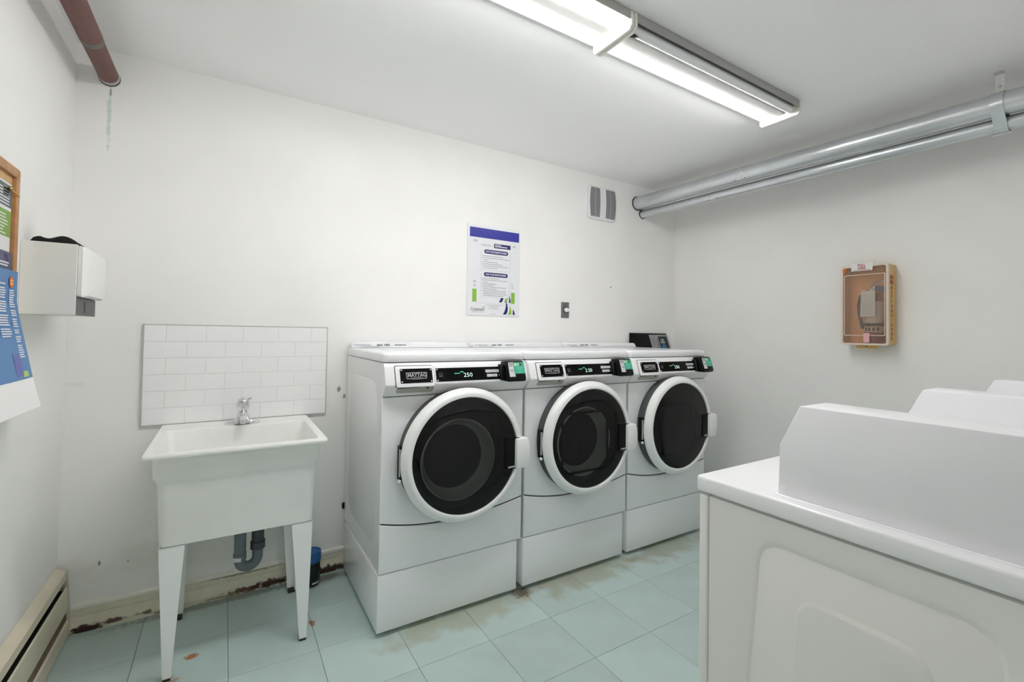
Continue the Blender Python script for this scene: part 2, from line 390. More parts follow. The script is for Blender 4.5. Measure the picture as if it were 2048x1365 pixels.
# ------------------------------------------------------------------ red-brown pipe at the upper left
M_red = mat('oxide_red_paint', (112,74,68), .55, var=.12, vscale=10, bump=.2, bscale=60)
M_tape = mat('grey_tape', (172,172,168), .45, var=.15, vscale=50)
RP = Vector((-.453,YB-.001,2.326))
t = thing('sprinkler_pipe', 'rust red painted pipe with grey tape bands in the upper left corner', 'pipe', RP)
RQ = Vector((-.453,YE+.002,2.330))
obj('run', MB().tube([RP+(RQ-RP)*k/6 for k in range(7)], .0345, 24), M_red, t)
for y0, y1 in ((2.235,2.270), (2.545,2.572)):
    obj('tape_band', MB().tube([(RP.x,y0,2.327),(RP.x,y0+.002,2.327),(RP.x,y1-.002,2.327),(RP.x,y1,2.327)], [.0346,.0362,.0362,.0346], 24), M_tape, t)
obj('coupling', MB().tube([(RP.x,y,2.327) for y in (1.2,2.27)], .0362, 24), M_red, t)
obj('wall_hole', MB().lathe(Fr((RP.x,YB-.0006,RP.z),(1,0,0),(0,0,1),(0,-1,0)), [(.03,0),(.0375,0),(.0370,.0012),(.03,.0012)], 20), mat('hole_dark', (20,19,18), .9), t)

# ------------------------------------------------------------------ tiled splashback
M_board = mat('splash_grout', (226,226,224), .6)
M_white_tile = mat('white_glazed_tile', (243,243,243), .22, var=.01, vscale=4)
t = thing('tiled_splashback', 'white subway tile splashback panel on the wall behind the sink', 'splashback', (.07,YB,.83))
SX0, SX1, SZ0, SZ1 = -.307, .449, .829, 1.272
obj('backing_board', MB().box(SX0,SX1,YB-.0095,YB-.0005,SZ0,SZ1), M_board, t)
RHT = (SZ1-SZ0)/6
for r in range(6):
    z1 = SZ1-RHT*r
    cuts = [SX0]+[x for x in ((-.228,-.078,.070,.221,.373) if r % 2 == 0 else (-.152,-.002,.148,.297))]+[SX1]
    for a, b in zip(cuts[:-1], cuts[1:]):
        obj('tile', MB().box(a+.0007,b-.0007,YB-.0115,YB-.009,z1-RHT+.0007,z1-.0007), M_white_tile, t, bevel=.0006, seg=1)
obj('edge_trim', MB().box(SX0-.004,SX0,YB-.0125,YB-.0005,SZ0-.004,SZ1+.004).box(SX1,SX1+.003,YB-.0125,YB-.0005,SZ0-.004,SZ1+.004).box(SX0,SX1,YB-.0125,YB-.0005,SZ1,SZ1+.003).box(SX0,SX1,YB-.0125,YB-.0005,SZ0-.004,SZ0), mat('trim_grey', (190,190,186), .5), t)

# ------------------------------------------------------------------ laundry sink
M_sink = mat('sink_plastic', (238,239,236), .42, var=.03, vscale=8, bump=.04, bscale=120)
M_leg = mat('sink_leg_plastic', (240,241,240), .4)
t = thing('utility_sink', 'white plastic utility sink on four tapered legs beside the first washer', 'sink', (.065,2.27,0))
def S(x0,x1,y0,y1,r,z): return rz(x0,x1,y0,y1,r,z,5)
lo = [S(-.170,.304,2.040,2.535,.03,.487), S(-.184,.318,2.026,2.550,.03,.4875), S(-.1855,.319,2.024,2.552,.03,.50), S(-.193,.323,2.006,2.556,.028,.706), S(-.196,.326,2.003,2.557,.026,.716),
      S(-.205,.334,1.992,2.558,.024,.736), S(-.207,.336,1.989,2.558,.024,.812), S(-.232,.358,1.961,2.560,.012,.8125), S(-.233,.359,1.960,2.561,.012,.820), S(-.230,.356,1.963,2.559,.012,.8265),
      S(-.203,.328,1.986,2.408,.020,.8265), S(-.199,.324,1.990,2.404,.022,.818), S(-.160,.288,2.045,2.375,.05,.52), S(-.12,.25,2.085,2.335,.05,.505)]
obj('basin', MB().loft(lo, True, True), M_sink, t, smooth=30)
for k, (x0, x1) in enumerate(((-.17,-.07), (.20,.30))):   # moulded soap ledges at the rear deck
    obj('soap_ledge', MB().loft([rz(x0,x1,2.418,2.450,.008,.8262), rz(x0+.003,x1-.003,2.421,2.447,.007,.8285)]), M_sink, t)
def leg(x0t, x1t, x0b, x1b, yt0, yt1, yb0, yb1, inner):
    """an L-shaped tapering leg: front or rear face plus a side face"""
    m = MB(); th = .004
    side = -1 if inner > 0 else 1
    def L(x0, x1, y0, y1, z):
        xo, xi = (x0, x1) if inner > 0 else (x1, x0); s = 1 if inner > 0 else -1
        yo, yi = y0, y1; q = 1 if y1 > y0 else -1
        return [Vector((xo,yo,z)), Vector((xi,yo,z)), Vector((xi,yo+q*th,z)), Vector((xo+s*th,yo+q*th,z)), Vector((xo+s*th,yi,z)), Vector((xo,yi,z))]
    m.loft([L(x0b,x1b,yb0,yb1,.010), L(x0t,x1t,yt0,yt1,.4865)])
    o = obj('leg', m, M_leg, t, bevel=.0012, seg=1)
    f = MB().box(min(x0b,x1b)+.002, max(x0b,x1b)-.002, min(yb0,yb1)+.002, max(yb0,yb1)-.002, .0, .012)
    obj('foot_pad', f, mat('foot_dark', (52,50,48), .7), o)
leg(-.184,-.107,-.163,-.137, 2.028,2.105, 2.052,2.082, 1)
leg(.240,.318,.281,.309, 2.028,2.105, 2.046,2.076, -1)
leg(-.184,-.118,-.166,-.130, 2.550,2.470, 2.488,2.455, 1)
leg(.252,.318,.280,.314, 2.550,2.470, 2.478,2.443, -1)
for a, b in ((-.183,-.106), (.239,.317)): obj('apron_seam', MB().box(a,b,2.0262,2.0275,.4855,.4872), mat('seam', (120,120,118), .8), t)
# drain
M_pvc = mat('grey_drain_plastic', (112,121,129), .35, var=.06, vscale=20)
M_pvc2 = mat('dark_drain_plastic', (70,78,84), .4)
px0, py0 = .073, 2.30
path = [(px0,py0,.486),(px0,py0,.30),(px0,py0,.280)]
rad = .034
for k in range(1, 12):
    a = math.pi+math.pi*k/12; path.append((px0+rad+rad*math.cos(a), py0+.020*k/12, .268+rad*math.sin(a)))
path += [(px0+2*rad,py0+.02,.275),(px0+2*rad,py0+.022,.31)]
tr = obj('drain_trap', MB().tube(path, .0215, 16), M_pvc, t)
obj('tailpiece', MB().tube([(px0,py0,.486),(px0,py0,.455),(px0,py0,.45),(px0,py0,.30)], [.031,.031,.0225,.0225], 16), M_pvc, t)
obj('slip_nut', MB().tube([(px0,py0,.300),(px0,py0,.277)], .026, 10), M_pvc, tr)
obj('slip_nut', MB().tube([(px0+2*rad,py0+.022,.300),(px0+2*rad,py0+.022,.330)], .030, 10), M_pvc2, tr)
obj('waste_arm', MB().tube([(px0+2*rad,py0+.022,.32),(px0+2*rad,py0+.024,.38),(px0+2*rad,py0+.034,.41),(px0+2*rad,py0+.06,.425),(px0+2*rad,YB-.001,.43)], .0245, 16), M_pvc2, t)
obj('trap_label', MB().lathe(Fr((px0,py0,.281),(1,0,0),(0,1,0),(0,0,1)), [(.0264,-.008),(.0264,.008)], 8, a0=math.radians(200), a1=math.radians(280)), mat('label_white', (226,226,222), .5), tr)
# faucet
M_chrome = mat('chrome', (226,227,228), .08, metal=1.)
fb = 2.462; fxc = .074
fa = obj('faucet', MB().loft([rz(fxc-.072,fxc+.072,fb-.026,fb+.026,.024,.8266,6), rz(fxc-.072,fxc+.072,fb-.026,fb+.026,.024,.831,6), rz(fxc-.060,fxc+.060,fb-.020,fb+.020,.019,.838,6), rz(fxc-.034,fxc+.034,fb-.020,fb+.020,.015,.844,6)])
   .loft([rz(fxc-.030,fxc+.030,fb-.046,fb+.024,.012,.832,4), rz(fxc-.027,fxc+.027,fb-.040,fb+.022,.012,.852,4), rz(fxc-.021,fxc+.021,fb-.030,fb+.021,.012,.868,4), rz(fxc-.019,fxc+.019,fb-.021,fb+.020,.012,.880,4)]), M_chrome, t, smooth=40)
obj('spout', MB().tube([(fxc,fb-.020,.852),(fxc,fb-.06,.862),(fxc,fb-.10,.862),(fxc,fb-.112,.856),(fxc,fb-.114,.842)], [.018,.015,.013,.012,.011], 12), M_chrome, fa)
obj('lever_handle', MB().loft([[Vector((fxc+r_*math.cos(2*math.pi*k/16), fb-.002+r_*math.sin(2*math.pi*k/16), z_)) for k in range(16)] for r_, z_ in ((.012,.876),(.020,.886),(.0255,.900),(.0265,.914),(.024,.928),(.018,.938),(.008,.943),(.002,.944))]).prism(Fr((fxc+.004,fb-.012,.932),(1,0,.28),(0,1,0)), [(0,0),(.026,.006),(.030,.010),(.026,.016),(0,.022)], -.004, .003), M_chrome, fa, smooth=50)
obj('spray_screw', MB().box(fxc-.003,fxc+.003,fb-.047,fb-.045,.848,.856), M_black, fa)

# ------------------------------------------------------------------ blue-lidded canister
t = thing('floor_canister', 'black canister with a blue lid on the floor behind the sink leg', 'canister', (.385,2.475,0))
cf = Fr((.385,2.475,0),(1,0,0),(0,1,0),(0,0,1))
M_can = mat('canister_black', (14,14,16), .22)
obj('body', MB().lathe(cf, [(.010,.001),(.034,.002),(.041,.010),(.042,.03),(.0435,.120)], 28, True, True), M_can, t)
obj('lid', MB().lathe(cf, [(.0445,.118),(.0455,.122),(.0462,.160),(.0450,.166),(.0400,.1675),(.037,.164),(.001,.164)], 28, True, True), mat('lid_blue', (28,92,158), .35), t)
obj('printed_label', MB().lathe(cf, [(.0424,.018),(.0426,.026)], 12, a0=math.radians(270), a1=math.radians(320)), mat('print_white', (200,200,198), .5), t)

# ------------------------------------------------------------------ front-load washers
M_enam = mat('washer_enamel', (238,239,241), .24, var=.012, vscale=3, coat=.2)
M_enam2 = mat('washer_side_enamel', (236,236,236), .28, var=.02, vscale=3, coat=.15)
M_plast = mat('washer_plastic', (238,238,239), .33)
M_ring = mat('door_ring_plastic', (238,239,238), .33)
M_gask = mat('door_gasket_grey', (74,75,77), .45)
M_gap = mat('seam_dark', (40,41,42), .8)
M_gloss = mat('console_black', (10,10,12), .2, spec=.2)
M_screen = mat('console_screen', (4,5,6), .08, spec=.2)
M_glass = clear('door_glass', (.55,.56,.57), .015)
M_inner = mat('door_inner_black', (9,9,10), .4, spec=.2)
M_inner2 = mat('door_inner_dark', (15,15,17), .25, spec=.3)
M_bowl = mat('glass_bowl_grey', (214,214,208), .10, coat=.5)
M_silver = mat('badge_silver', (196,196,200), .3, metal=.6)
M_print = mat('print_grey', (120,122,126), .6)
M_printd = mat('print_dark', (60,62,66), .6)
M_led = mat('display_digits', (214,255,236), .4, emit=.8)
M_ledg = mat('display_green', (70,170,130), .4, emit=.3)
M_green = mat('reader_label_green', (72,178,148), .35)
M_greenl = mat('reader_label_light', (200,230,190), .35)
M_lab = mat('reader_label_white', (214,216,216), .4)
M_cup = mat('recess_cup', (176,176,168), .4)

def emboss(fr, a0, a1, b0, b1, outs, ds):
    """a sheet with nested pressed outlines; outs = polygons (star shaped), ds = depth inside each"""
    c = (sum(p[0] for p in outs[-1])/len(outs[-1]), sum(p[1] for p in outs[-1])/len(outs[-1]))
    rect = [(a0,b0),(a1,b0),(a1,b1),(a0,b1)]
    angs = sorted({round(math.atan2(p[1]-c[1], p[0]-c[0]), 5) for poly in [rect]+outs for p in poly})
    def cast(poly, th):
        dx, dy = math.cos(th), math.sin(th); best = None
        for i in range(len(poly)):
            x1, y1 = poly[i][0]-c[0], poly[i][1]-c[1]; x2, y2 = poly[(i+1)%len(poly)][0]-c[0], poly[(i+1)%len(poly)][1]-c[1]
            ex, ey = x2-x1, y2-y1; den = dx*ey-dy*ex
            if abs(den) < 1e-12: continue
            tt = (x1*ey-y1*ex)/den; u = (x1*dy-y1*dx)/den
            if tt > 0 and -1e-6 <= u <= 1+1e-6 and (best is None or tt < best): best = tt
        return best
    loops = [[fr.p(c[0]+cast(rect,a)*math.cos(a), c[1]+cast(rect,a)*math.sin(a), -.02) for a in angs],
             [fr.p(c[0]+cast(rect,a)*math.cos(a), c[1]+cast(rect,a)*math.sin(a), 0) for a in angs]]
    cur = 0
    for poly, (d, wd) in zip(outs, ds):
        R_ = [cast(poly, a) for a in angs]
        for k, e in ((0, 0), (.25, .15), (.75, .85), (1, 1)):
            loops.append([fr.p(c[0]+(r-wd*k)*math.cos(a), c[1]+(r-wd*k)*math.sin(a), cur+(d-cur)*e) for r, a in zip(R_, angs)])
        cur = d
    return MB().loft(loops, False, True)

def washer(x0, label, kind):
    W, Y0, D = .695, 1.900, .667
    t = thing('front_load_washer', label, 'washing machine', (x0+W/2, Y0+.33, 0), 'front-load washers along the back wall')
    X = lambda a: x0+a
    ff = Fr((x0,Y0,0),(1,0,0),(0,0,1),(0,-1,0))
    # plinth and feet
    obj('plinth', MB().box(X(-.002),X(.672),Y0+.0015,Y0+.62,.022,.254), M_enam, t, bevel=.003, seg=2)
    for a, b in ((.05,.05),(.60,.05),(.05,.56),(.60,.56)):
        obj('foot', MB().lathe(Fr((X(a),Y0+b,0),(1,0,0),(0,1,0),(0,0,1)), [(.020,0),(.022,.006),(.014,.012),(.009,.014),(.009,.024)], 14, True, True), mat('foot_grey', (120,120,118), .6), t)
    # cabinet
    obj('cabinet', MB().box(X(.005),X(W-.003),Y0+.020,Y0+D,.258,1.128), M_gap if False else M_enam2, t, bevel=.004, seg=2)
    sf = Fr((X(.004),0,0),(0,-1,0),(0,0,1),(-1,0,0))   # left flank, u = -y
    out = rr(-(Y0+D-.075), -(Y0+.085), .33, 1.05, .09, 6)
    obj('side_panel', emboss(sf, -(Y0+D-.002), -(Y0+.012), .259, 1.127, [out], [(-.007,.028)]), M_enam2, t, smooth=50)
    # lower service panel and front panel, with the smile-shaped seam between them
    arc = lambda a: .424+.060*((a-.30)/.36)**2 if a < .30 else .424+.040*((a-.30)/.39)**2
    xsn = [i*W/24 for i in range(25)]
    low = [(W,.258),(W,arc(W)-.0025)]; low = [(0.001,.258),(W,.258)]+[(a,arc(a)-.0025) for a in reversed(xsn)]
    low[-1] = (0.001, low[-1][1])
    obj('service_panel', MB().prism(ff, low, -.020, .0), M_enam, t, bevel=.006, seg=3)
    up = [(a,arc(a)+.0025) for a in xsn]+[(W,.985),(0,.985)]
    obj('front_panel', MB().prism(ff, up, -.020, .0), M_enam, t, bevel=.006, seg=3)
    obj('seam', MB().box(X(.006),X(W-.006),Y0+.006,Y0+.02,.26,1.13), M_gap, t)
    # console: leans back, overhangs the front panel
    prof = [(Y0+.020,.988),(Y0-.003,.988),(Y0-.006,.993),(Y0-.039,1.031),(Y0-.043,1.038),(Y0-.018,1.110),(Y0-.006,1.128),(Y0+.020,1.128)]
    con = obj('console', MB().prism(Fr((x0,0,0),(0,1,0),(0,0,1),(1,0,0)), prof, 0, W), M_plast, t, bevel=.005, seg=2, bang=25)
    tv = Vector((0,.025,.072)).normalized()
    cf = Fr((x0,Y0-.043,1.038),(1,0,0),tv,(0,-.072,.025))    # the leaning face of the console; v runs 0 .. .076
    # dispenser drawer with badge plate
    dr = obj('dispenser_drawer', MB().rrect(cf, .044,-.010,.212,.080,.010,-.004,.005,4), M_plast, t, bevel=.002)
    pl = obj('badge_plate', MB().rrect(cf, .062,.006,.203,.068,.003,.005,.0062,2), M_gloss, dr)
    obj('drawer_seam', MB().prism(cf, [(.041,-.010),(.0435,-.010),(.0435,.078),(.046,.0815),(.205,.0815),(.205,.0835),(.044,.0835),(.041,.079)], 0, .0006), M_gap, dr)
    obj('drawer_seam', MB().rect(cf, .2125,-.008,.2145,.078,0,.0008), mat('seam_grey', (150,150,150), .8), dr)
    bd = MB(); bd.prism(cf, [(.089,.024),(.135,.0215),(.177,.024),(.180,.051),(.135,.052),(.086,.051)], .0062, .0066)
    bo = obj('badge', bd, M_silver, pl)
    obj('badge_field', MB().prism(cf, [(.0915,.0265),(.135,.024),(.1745,.0265),(.1772,.0485),(.135,.0495),(.0888,.0485)], .0066, .0068), M_gloss, pl)
    obj('badge_lettering', MB().text(cf, 'MAYTAG', .0225, .0925, .0322, .0070, width=.0815, bold=.0006).text(cf, 'COMMERCIAL', .0060, .1095, .0268, .0070, width=.047), M_silver, pl)
    for a, b in ((.068,.062),(.197,.062),(.068,.012),(.197,.012)):
        obj('screw', MB().lathe(Fr(cf.p(a,b,.0062),cf.u,cf.v), [(.0040,0),(.0036,.0014),(.001,.0018)], 10, False, True), M_silver, pl)
    lf_ = Fr((x0,Y0-.006,.993),(1,0,0),(0,-.033,.038),(0,-.038,-.033))
    cup = obj('finger_recess', MB().rrect(lf_, .050,.012,.214,.048,.012,.0,.0012,4), M_cup, t)
    obj('recess_slot', MB().prism(lf_, [(.053,.040),(.150,.044),(.150,.0475),(.055,.0475)], .0012, .0016).prism(lf_, rr(.178,.190,.034,.043,.003,3), .0012, .0016), M_gap, cup)
    # black control overlay
    ov = obj('control_overlay', MB().rrect(cf, .222,.008,.572,.068,.003,.0,.0016,2), M_gloss, t)
    obj('display_window', MB().rrect(cf, .276,.010,.452,.066,.002,.0016,.0022,2), M_screen, ov)
    obj('price_digits', MB().text(cf, '2.50' if kind == 2 else '250', .027, .352, .0245, .0024, width=.043 if kind != 2 else .046, bold=-.0003), M_led, ov)
    obj('display_legend', MB().rect(cf, .309,.0395,.335,.0440,.0022,.0024).rect(cf, .337,.0455,.354,.0505,.0022,.0024), M_ledg, ov)
    bt = MB()
    for a in (.466,.494,.522): bt.rect(cf, a, .041, a+.0265, .0545, .0016, .0022)
    for a in (.471,.4985): bt.rect(cf, a, .021, a+.026, .0335, .0016, .0022)
    obj('button_labels', bt, M_lab, ov)
    bt = MB()
    for a in (.466,.494,.522):
        for b in (.045,.049): bt.rect(cf, a+.004, b, a+.022, b+.0013, .0022, .0024)
    for a in (.471,.4985): bt.rect(cf, a+.003, .0265, a+.022, .0285, .0022, .0024)
    obj('button_print', bt, M_print, ov)
    obj('start_button', MB().lathe(Fr(cf.p(.541,.0275,.0016),cf.u,cf.v), [(.0078,0),(.0078,.0010),(.007,.0014)], 18, False, True), M_green, ov)
    ic = MB()
    for q in ((.236,.034,.252,.0352),(.236,.045,.252,.0462),(.236,.034,.2372,.046),(.2508,.034,.252,.046),(.242,.0385,.252,.0395),(.236,.029,.252,.0315)): ic.rect(cf, *q, .0016, .0020)
    obj('icon_print', ic, M_print, ov)
    for a, b in ((.228,.062),(.228,.013)):
        obj('screw', MB().lathe(Fr(cf.p(a,b,.0016),cf.u,cf.v), [(.0040,0),(.0036,.0014),(.001,.0018)], 10, False, True), M_silver, ov)
    # card reader
    rdr = obj('card_reader', MB().prism(Fr((X(.556),0,0),(0,1,0),(0,0,1),(1,0,0)), [(Y0-.016,1.036),(Y0-.090,1.036),(Y0-.098,1.048),(Y0-.072,1.126),(Y0-.060,1.131),(Y0-.010,1.126)], 0, .092), M_black, t, bevel=.004, seg=2, bang=20)
    rdr_s = obj('reader_shoulder', MB().prism(Fr((X(.536),0,0),(0,1,0),(0,0,1),(1,0,0)), [(Y0-.020,1.040),(Y0-.060,1.040),(Y0-.045,1.112),(Y0-.016,1.114)], 0, .024), M_black, rdr, bevel=.004, seg=1)
    rv = Vector((0,.026,.078)).normalized()
    rf = Fr((X(.556),Y0-.098,1.048),(1,0,0),rv,(0,-.078,.026))
    obj('reader_label', MB().rect(rf, .003,.012,.034,.080,.0,.0008), M_lab, rdr)
    obj('reader_label', MB().rect(rf, .030,.026,.089,.080,.0,.0008), M_green, rdr)
    pm = MB()
    for b in (.074,.071,.066,.062): pm.rect(rf, .006, b, .030-random.random()*.006, b+.0018, .0008, .0010)
    for b in (.044,.040,.036): pm.rect(rf, .010, b, .026, b+.0016, .0008, .0010)
    pm.rect(rf, .064, .064, .074, .074, .0008, .0010)
    obj('reader_print', pm, M_printd, rdr)
    obj('reader_print', MB().prism(Fr(rf.p(.041,.069),rf.u,rf.v), [(.0075*math.cos(k*math.pi/8),.0075*math.sin(k*math.pi/8)) for k in range(16)], .0008, .0011).rect(rf, .052,.063,.060,.075,.0008,.0011), M_greenl, rdr)
    obj('reader_print', MB().rect(rf, .040,.052,.080,.055,.0008,.0010).rect(rf, .044,.045,.076,.048,.0008,.0010).rect(rf, .050,.033,.070,.037,.0008,.0010), mat('print_mint', (120,214,188), .4), rdr)
    if kind == 1:
        obj('drain_hose', MB().tube([(x0-.001,2.562,.345),(x0-.003,2.563,.335),(x0-.003,2.563,.325),(x0-.001,2.562,.315)], .006, 8), M_black, t)
    # top and rear guard
    top = obj('top_panel', MB().loft([rz(X(.001),X(W-.001),Y0-.006,Y0+D,.022,1.1315,5), rz(X(0),X(W),Y0-.008,Y0+D,.024,1.134,5), rz(X(0),X(W),Y0-.008,Y0+D,.024,1.160,5), rz(X(.003),X(W-.003),Y0-.004,Y0+D-.002,.022,1.167,5), rz(X(.010),X(W-.010),Y0+.004,Y0+D-.006,.020,1.170,5)]), M_enam, t, smooth=50)
    gd = MB().prism(Fr((0,Y0+D-.002,0),(1,0,0),(0,0,1),(0,-1,0)), [(X(.004),1.170),(X(W-.004),1.170),(X(W-.022),1.194),(X(W-.036),1.2005),(X(.036),1.2005),(X(.018),1.1985),(X(.010),1.192)], 0, .075)
    g = obj('rear_guard', gd, M_enam, t, bevel=.004, seg=2, bang=15)
    gf = Fr((x0,Y0+D-.0775,0),(1,0,0),(0,0,1),(0,-1,0))
    obj('guard_lettering', MB().text(gf, 'Coinamatic', .014, .018, 1.181, .0004, width=.085), M_print, g)
    obj('guard_lettering', MB().text(gf, '365 783', .014, .135, 1.180, .0004, width=.070, bold=.0004).text(gf, 'MAINTENANCE', .009, .235, 1.1815, .0004, width=.062, bold=.0003).rect(gf, .045,1.1745,.150,1.1755,0,.0004), M_printd, g)
    # door
    dc = Fr((X(.354),Y0,.725),(1,0,0),(0,0,1),(0,-1,0))
    dr = obj('door', MB().lathe(dc, [(.262,.054),(.286,.054),(.2915,.058),(.2915,.066),(.289,.072),(.274,.092),(.270,.0945),(.257,.0965),(.2545,.0955),(.2525,.091),(.2515,.070),(.262,.062)], 80), M_ring, t, smooth=40)
    obj('door_gasket', MB().lathe(dc, [(.284,.0),(.284,.040),(.278,.0505),(.250,.0505)], 72), M_gask, dr)
    obj('door_back', MB().lathe(dc, [(.001,.004),(.250,.004),(.250,.088)], 64), M_inner, dr)
    obj('door_window', MB().lathe(dc, [(.2515,.0875),(.235,.091),(.16,.0945),(.08,.0962),(.0005,.0966)], 64, False, True), M_glass, dr)
    if kind in (1, 2):
        bc = Fr(dc.p(-.035,-.015),dc.u,dc.v)
        a0, a1 = (0, 2*math.pi)
        obj('glass_bowl', MB().lathe(bc, [(.176,.074),(.170,.078),(.165,.070),(.152,.030),(.140,.014)], 64), M_bowl, dr)
        obj('bowl_base', MB().lathe(bc, [(.141,.014),(.10,.008),(.001,.006)], 48, False, True), M_inner2, dr)
    if kind == 2:
        loop = rr(-.185,.115,-.165,.135,.035,6); path = [dc.p(a,b,.082) for a,b in loop]; path.append(path[0])
        obj('inner_frame', MB().tube(path, .006, 10, False), M_inner2, dr)
    if kind == 3:
        obj('inner_panel', MB().prism(dc, rr(-.175,.115,-.160,.125,.03,5), .02, .078), M_inner2, dr, bevel=.008)
        obj('inner_latch', MB().prism(dc, rr(-.055,-.012,-.07,.05,.004,3), .078, .083), M_inner, dr, bevel=.002)
    # handle with black pocket behind it
    obj('handle_pocket', MB().prism(dc, rr(.186,.262,-.088,.054,.006,3), .050, .0975), M_inner, dr, bevel=.002)
    obj('handle', MB().prism(dc, [(.236,-.086),(.294,-.084),(.304,-.060),(.309,-.015),(.306,.025),(.298,.052),(.236,.050)], .070, .117), M_ring, dr, bevel=.006, seg=2, bang=30)
    obj('latch_pin', MB().tube([dc.p(.20,-.078,.099), dc.p(.24,-.076,.099)], .004, 8), M_silver, dr)
    # hinge on the left
    hg = MB().prism(dc, [(-.292,-.075),(-.276,-.075),(-.276,.062),(-.292,.062)], .020, .052)
    hn = obj('hinge_slot', hg, M_inner, dr)
    obj('hinge_leaf', MB().prism(dc, [(-.2925,-.060),(-.2885,-.060),(-.2885,.052),(-.2925,.052)], .046, .054), M_silver, dr)
    obj('hinge_pin', MB().ball(dc.p(-.291,-.078,.050), .008, .008, .008, 10, 6), M_ring, dr)
    return t
washer(.553, 'white front-load washer beside the sink, clear round bowl behind its dark door glass', 1)
washer(1.262, 'white front-load washer in the middle of the row, square frame inside its dark door', 2)
washer(1.970, 'white front-load washer nearest the right corner, plain dark panel inside its door', 3)

# ------------------------------------------------------------------ payment box on the wall behind the last washer
M_pb = mat('payment_black', (6,6,7), .4, spec=.2)
t = thing('payment_terminal', 'black payment box with grey label and blue screen beyond the right-hand washer', 'terminal', (2.875,2.55,1.02))
ty, by = 2.560, 2.460
obj('case', MB().prism(Fr((2.668,0,0),(0,1,0),(0,0,1),(1,0,0)), [(YB-.001,1.02),(by-.0,1.02),(ty,1.272),(ty+.004,1.277),(YB-.001,1.277)], 0, .415), M_pb, t, bevel=.003)
pv = Vector((0,ty-by,.252)).normalized()
pf = Fr((2.668,by,1.02),(1,0,0),pv,(0,-.252,ty-by))
obj('label_panel', MB().rect(pf, .200,.10,.420,.262,0,.0010), mat('payment_grey', (158,154,158), .5), t)
sc = obj('screen', MB().rect(pf, .298,.105,.400,.250,.001,.0022), mat('screen_navy', (12,20,44), .15), t)
obj('screen_print', MB().rect(pf, .312,.190,.366,.205,.0022,.0026).prism(Fr(pf.p(.34,.218),pf.u,pf.v), [(.022*math.cos(k*math.pi/6),.012*math.sin(k*math.pi/6)) for k in range(12)], .0022, .0026), mat('screen_sage', (134,160,140), .4), sc)
obj('screen_print', MB().prism(Fr(pf.p(.342,.150),pf.u,pf.v), [(.028*math.cos(k*math.pi/6),.034*math.sin(k*math.pi/6)) for k in range(12)], .0022, .0026), mat('screen_blue', (40,110,150), .4), sc)
pm = MB()
for b in (.225,.216,.207,.198,.189,.176): pm.rect(pf, .214, b, .214+random.uniform(.03,.055), b+.002, .001, .0014)
pm.rect(pf, .214,.150,.278,.154,.001,.0014).rect(pf, .222,.128,.280,.134,.001,.0014).rect(pf, .278,.105,.286,.228,.001,.0014)
pm.text(pf, 'Coinamatic', .013, .212, .240, .0014, width=.045)
obj('label_print', pm, M_printd, t)

# ------------------------------------------------------------------ coin laundry machines at the right, backs to the camera side
M_dry = mat('dryer_white_enamel', (240,240,242), .28, coat=.15)
M_dry2 = mat('dryer_side_enamel', (234,233,229), .33, var=.015, vscale=3)
M_case = mat('meter_case_enamel', (236,236,239), .36)
def coin_machine(x0, label, first):
    Wd = .686; YFr, YBk = .742, .055
    t = thing('coin_laundry_machine', label, 'laundry machine', (x0+Wd/2, .40, 0), 'coin-operated machines on the right')
    obj('cabinet', MB().box(x0+.010,x0+Wd-.004,YBk,.7105,.012,.870), M_dry2, t, bevel=.003)
    sf = Fr((x0+.006,0,0),(0,-1,0),(0,0,1),(-1,0,0))
    if first:
        def trap(t0, t1, b0, b1, z1, z0, r):
            pts = [(-b0,z0),(-b1,z0),(-t1,z1),(-t0,z1)]
            out = []
            n = len(pts)
            for i in range(n):
                p, a, b = Vector(pts[i]), Vector(pts[i-1]), Vector(pts[(i+1)%n])
                d1, d2_ = (a-p).normalized(), (b-p).normalized()
                q1, q2 = p+d1*r, p+d2_*r
                for k in range(7):
                    s = k/6; out.append(tuple((1-s)**2*q1+2*s*(1-s)*p+s*s*q2))
            return out
        outer = trap(.590,.205,.650,.150,.822,.09,.055); inner = trap(.510,.290,.565,.235,.738,.16,.05)
        obj('side_panel', emboss(sf, -.7105, -YBk, .012, .869, [outer, inner], [(-.006,.022), (.000,.020)]), M_dry2, t, smooth=50)
    else:
        obj('side_panel', MB().box(x0+.006,x0+.012,YBk,.7105,.012,.869), M_dry2, t, bevel=.002)
    obj('front_panel', MB().box(x0+.003,x0+Wd-.003,.7135,YFr-.004,.012,.869), M_dry2, t, bevel=.006, seg=3)
    obj('top_panel', MB().box(x0,x0+Wd,YBk-.01,YFr+.002,.875,.9145), M_dry, t, bevel=.007, seg=3)
    cx = x0+.034
    pr = [(.562,.9145),(.558,1.026),(.516,1.116),(.075,1.116),(.075,.9145)]
    cs = obj('coin_meter_case', MB().prism(Fr((cx,0,0),(0,1,0),(0,0,1),(1,0,0)), pr, 0, .112), M_case, t, bevel=.004, seg=2, bang=15)
    obj('case_foot_flange', MB().box(cx-.006,cx+.116,.071,.565,.9125,.9168), M_dry, cs, bevel=.001, seg=1)
    obj('screw_cap', MB().lathe(Fr((cx,.548,.931),(0,-1,0),(0,0,1),(-1,0,0)), [(.0070,0),(.0066,.0016),(.003,.0024)], 14, False, True), mat('cap_white', (240,240,240), .3), cs)
    for a, b in ((.05,.10),(.63,.10),(.05,.68),(.63,.68)):
        obj('foot', MB().lathe(Fr((x0+a,b,0),(1,0,0),(0,1,0),(0,0,1)), [(.020,0),(.020,.008),(.010,.014)], 10, True, True), mat('foot_grey', (120,120,118), .6), t)
    return t
coin_machine(1.012, 'large white coin laundry machine filling the lower right corner, its embossed side in view', True)
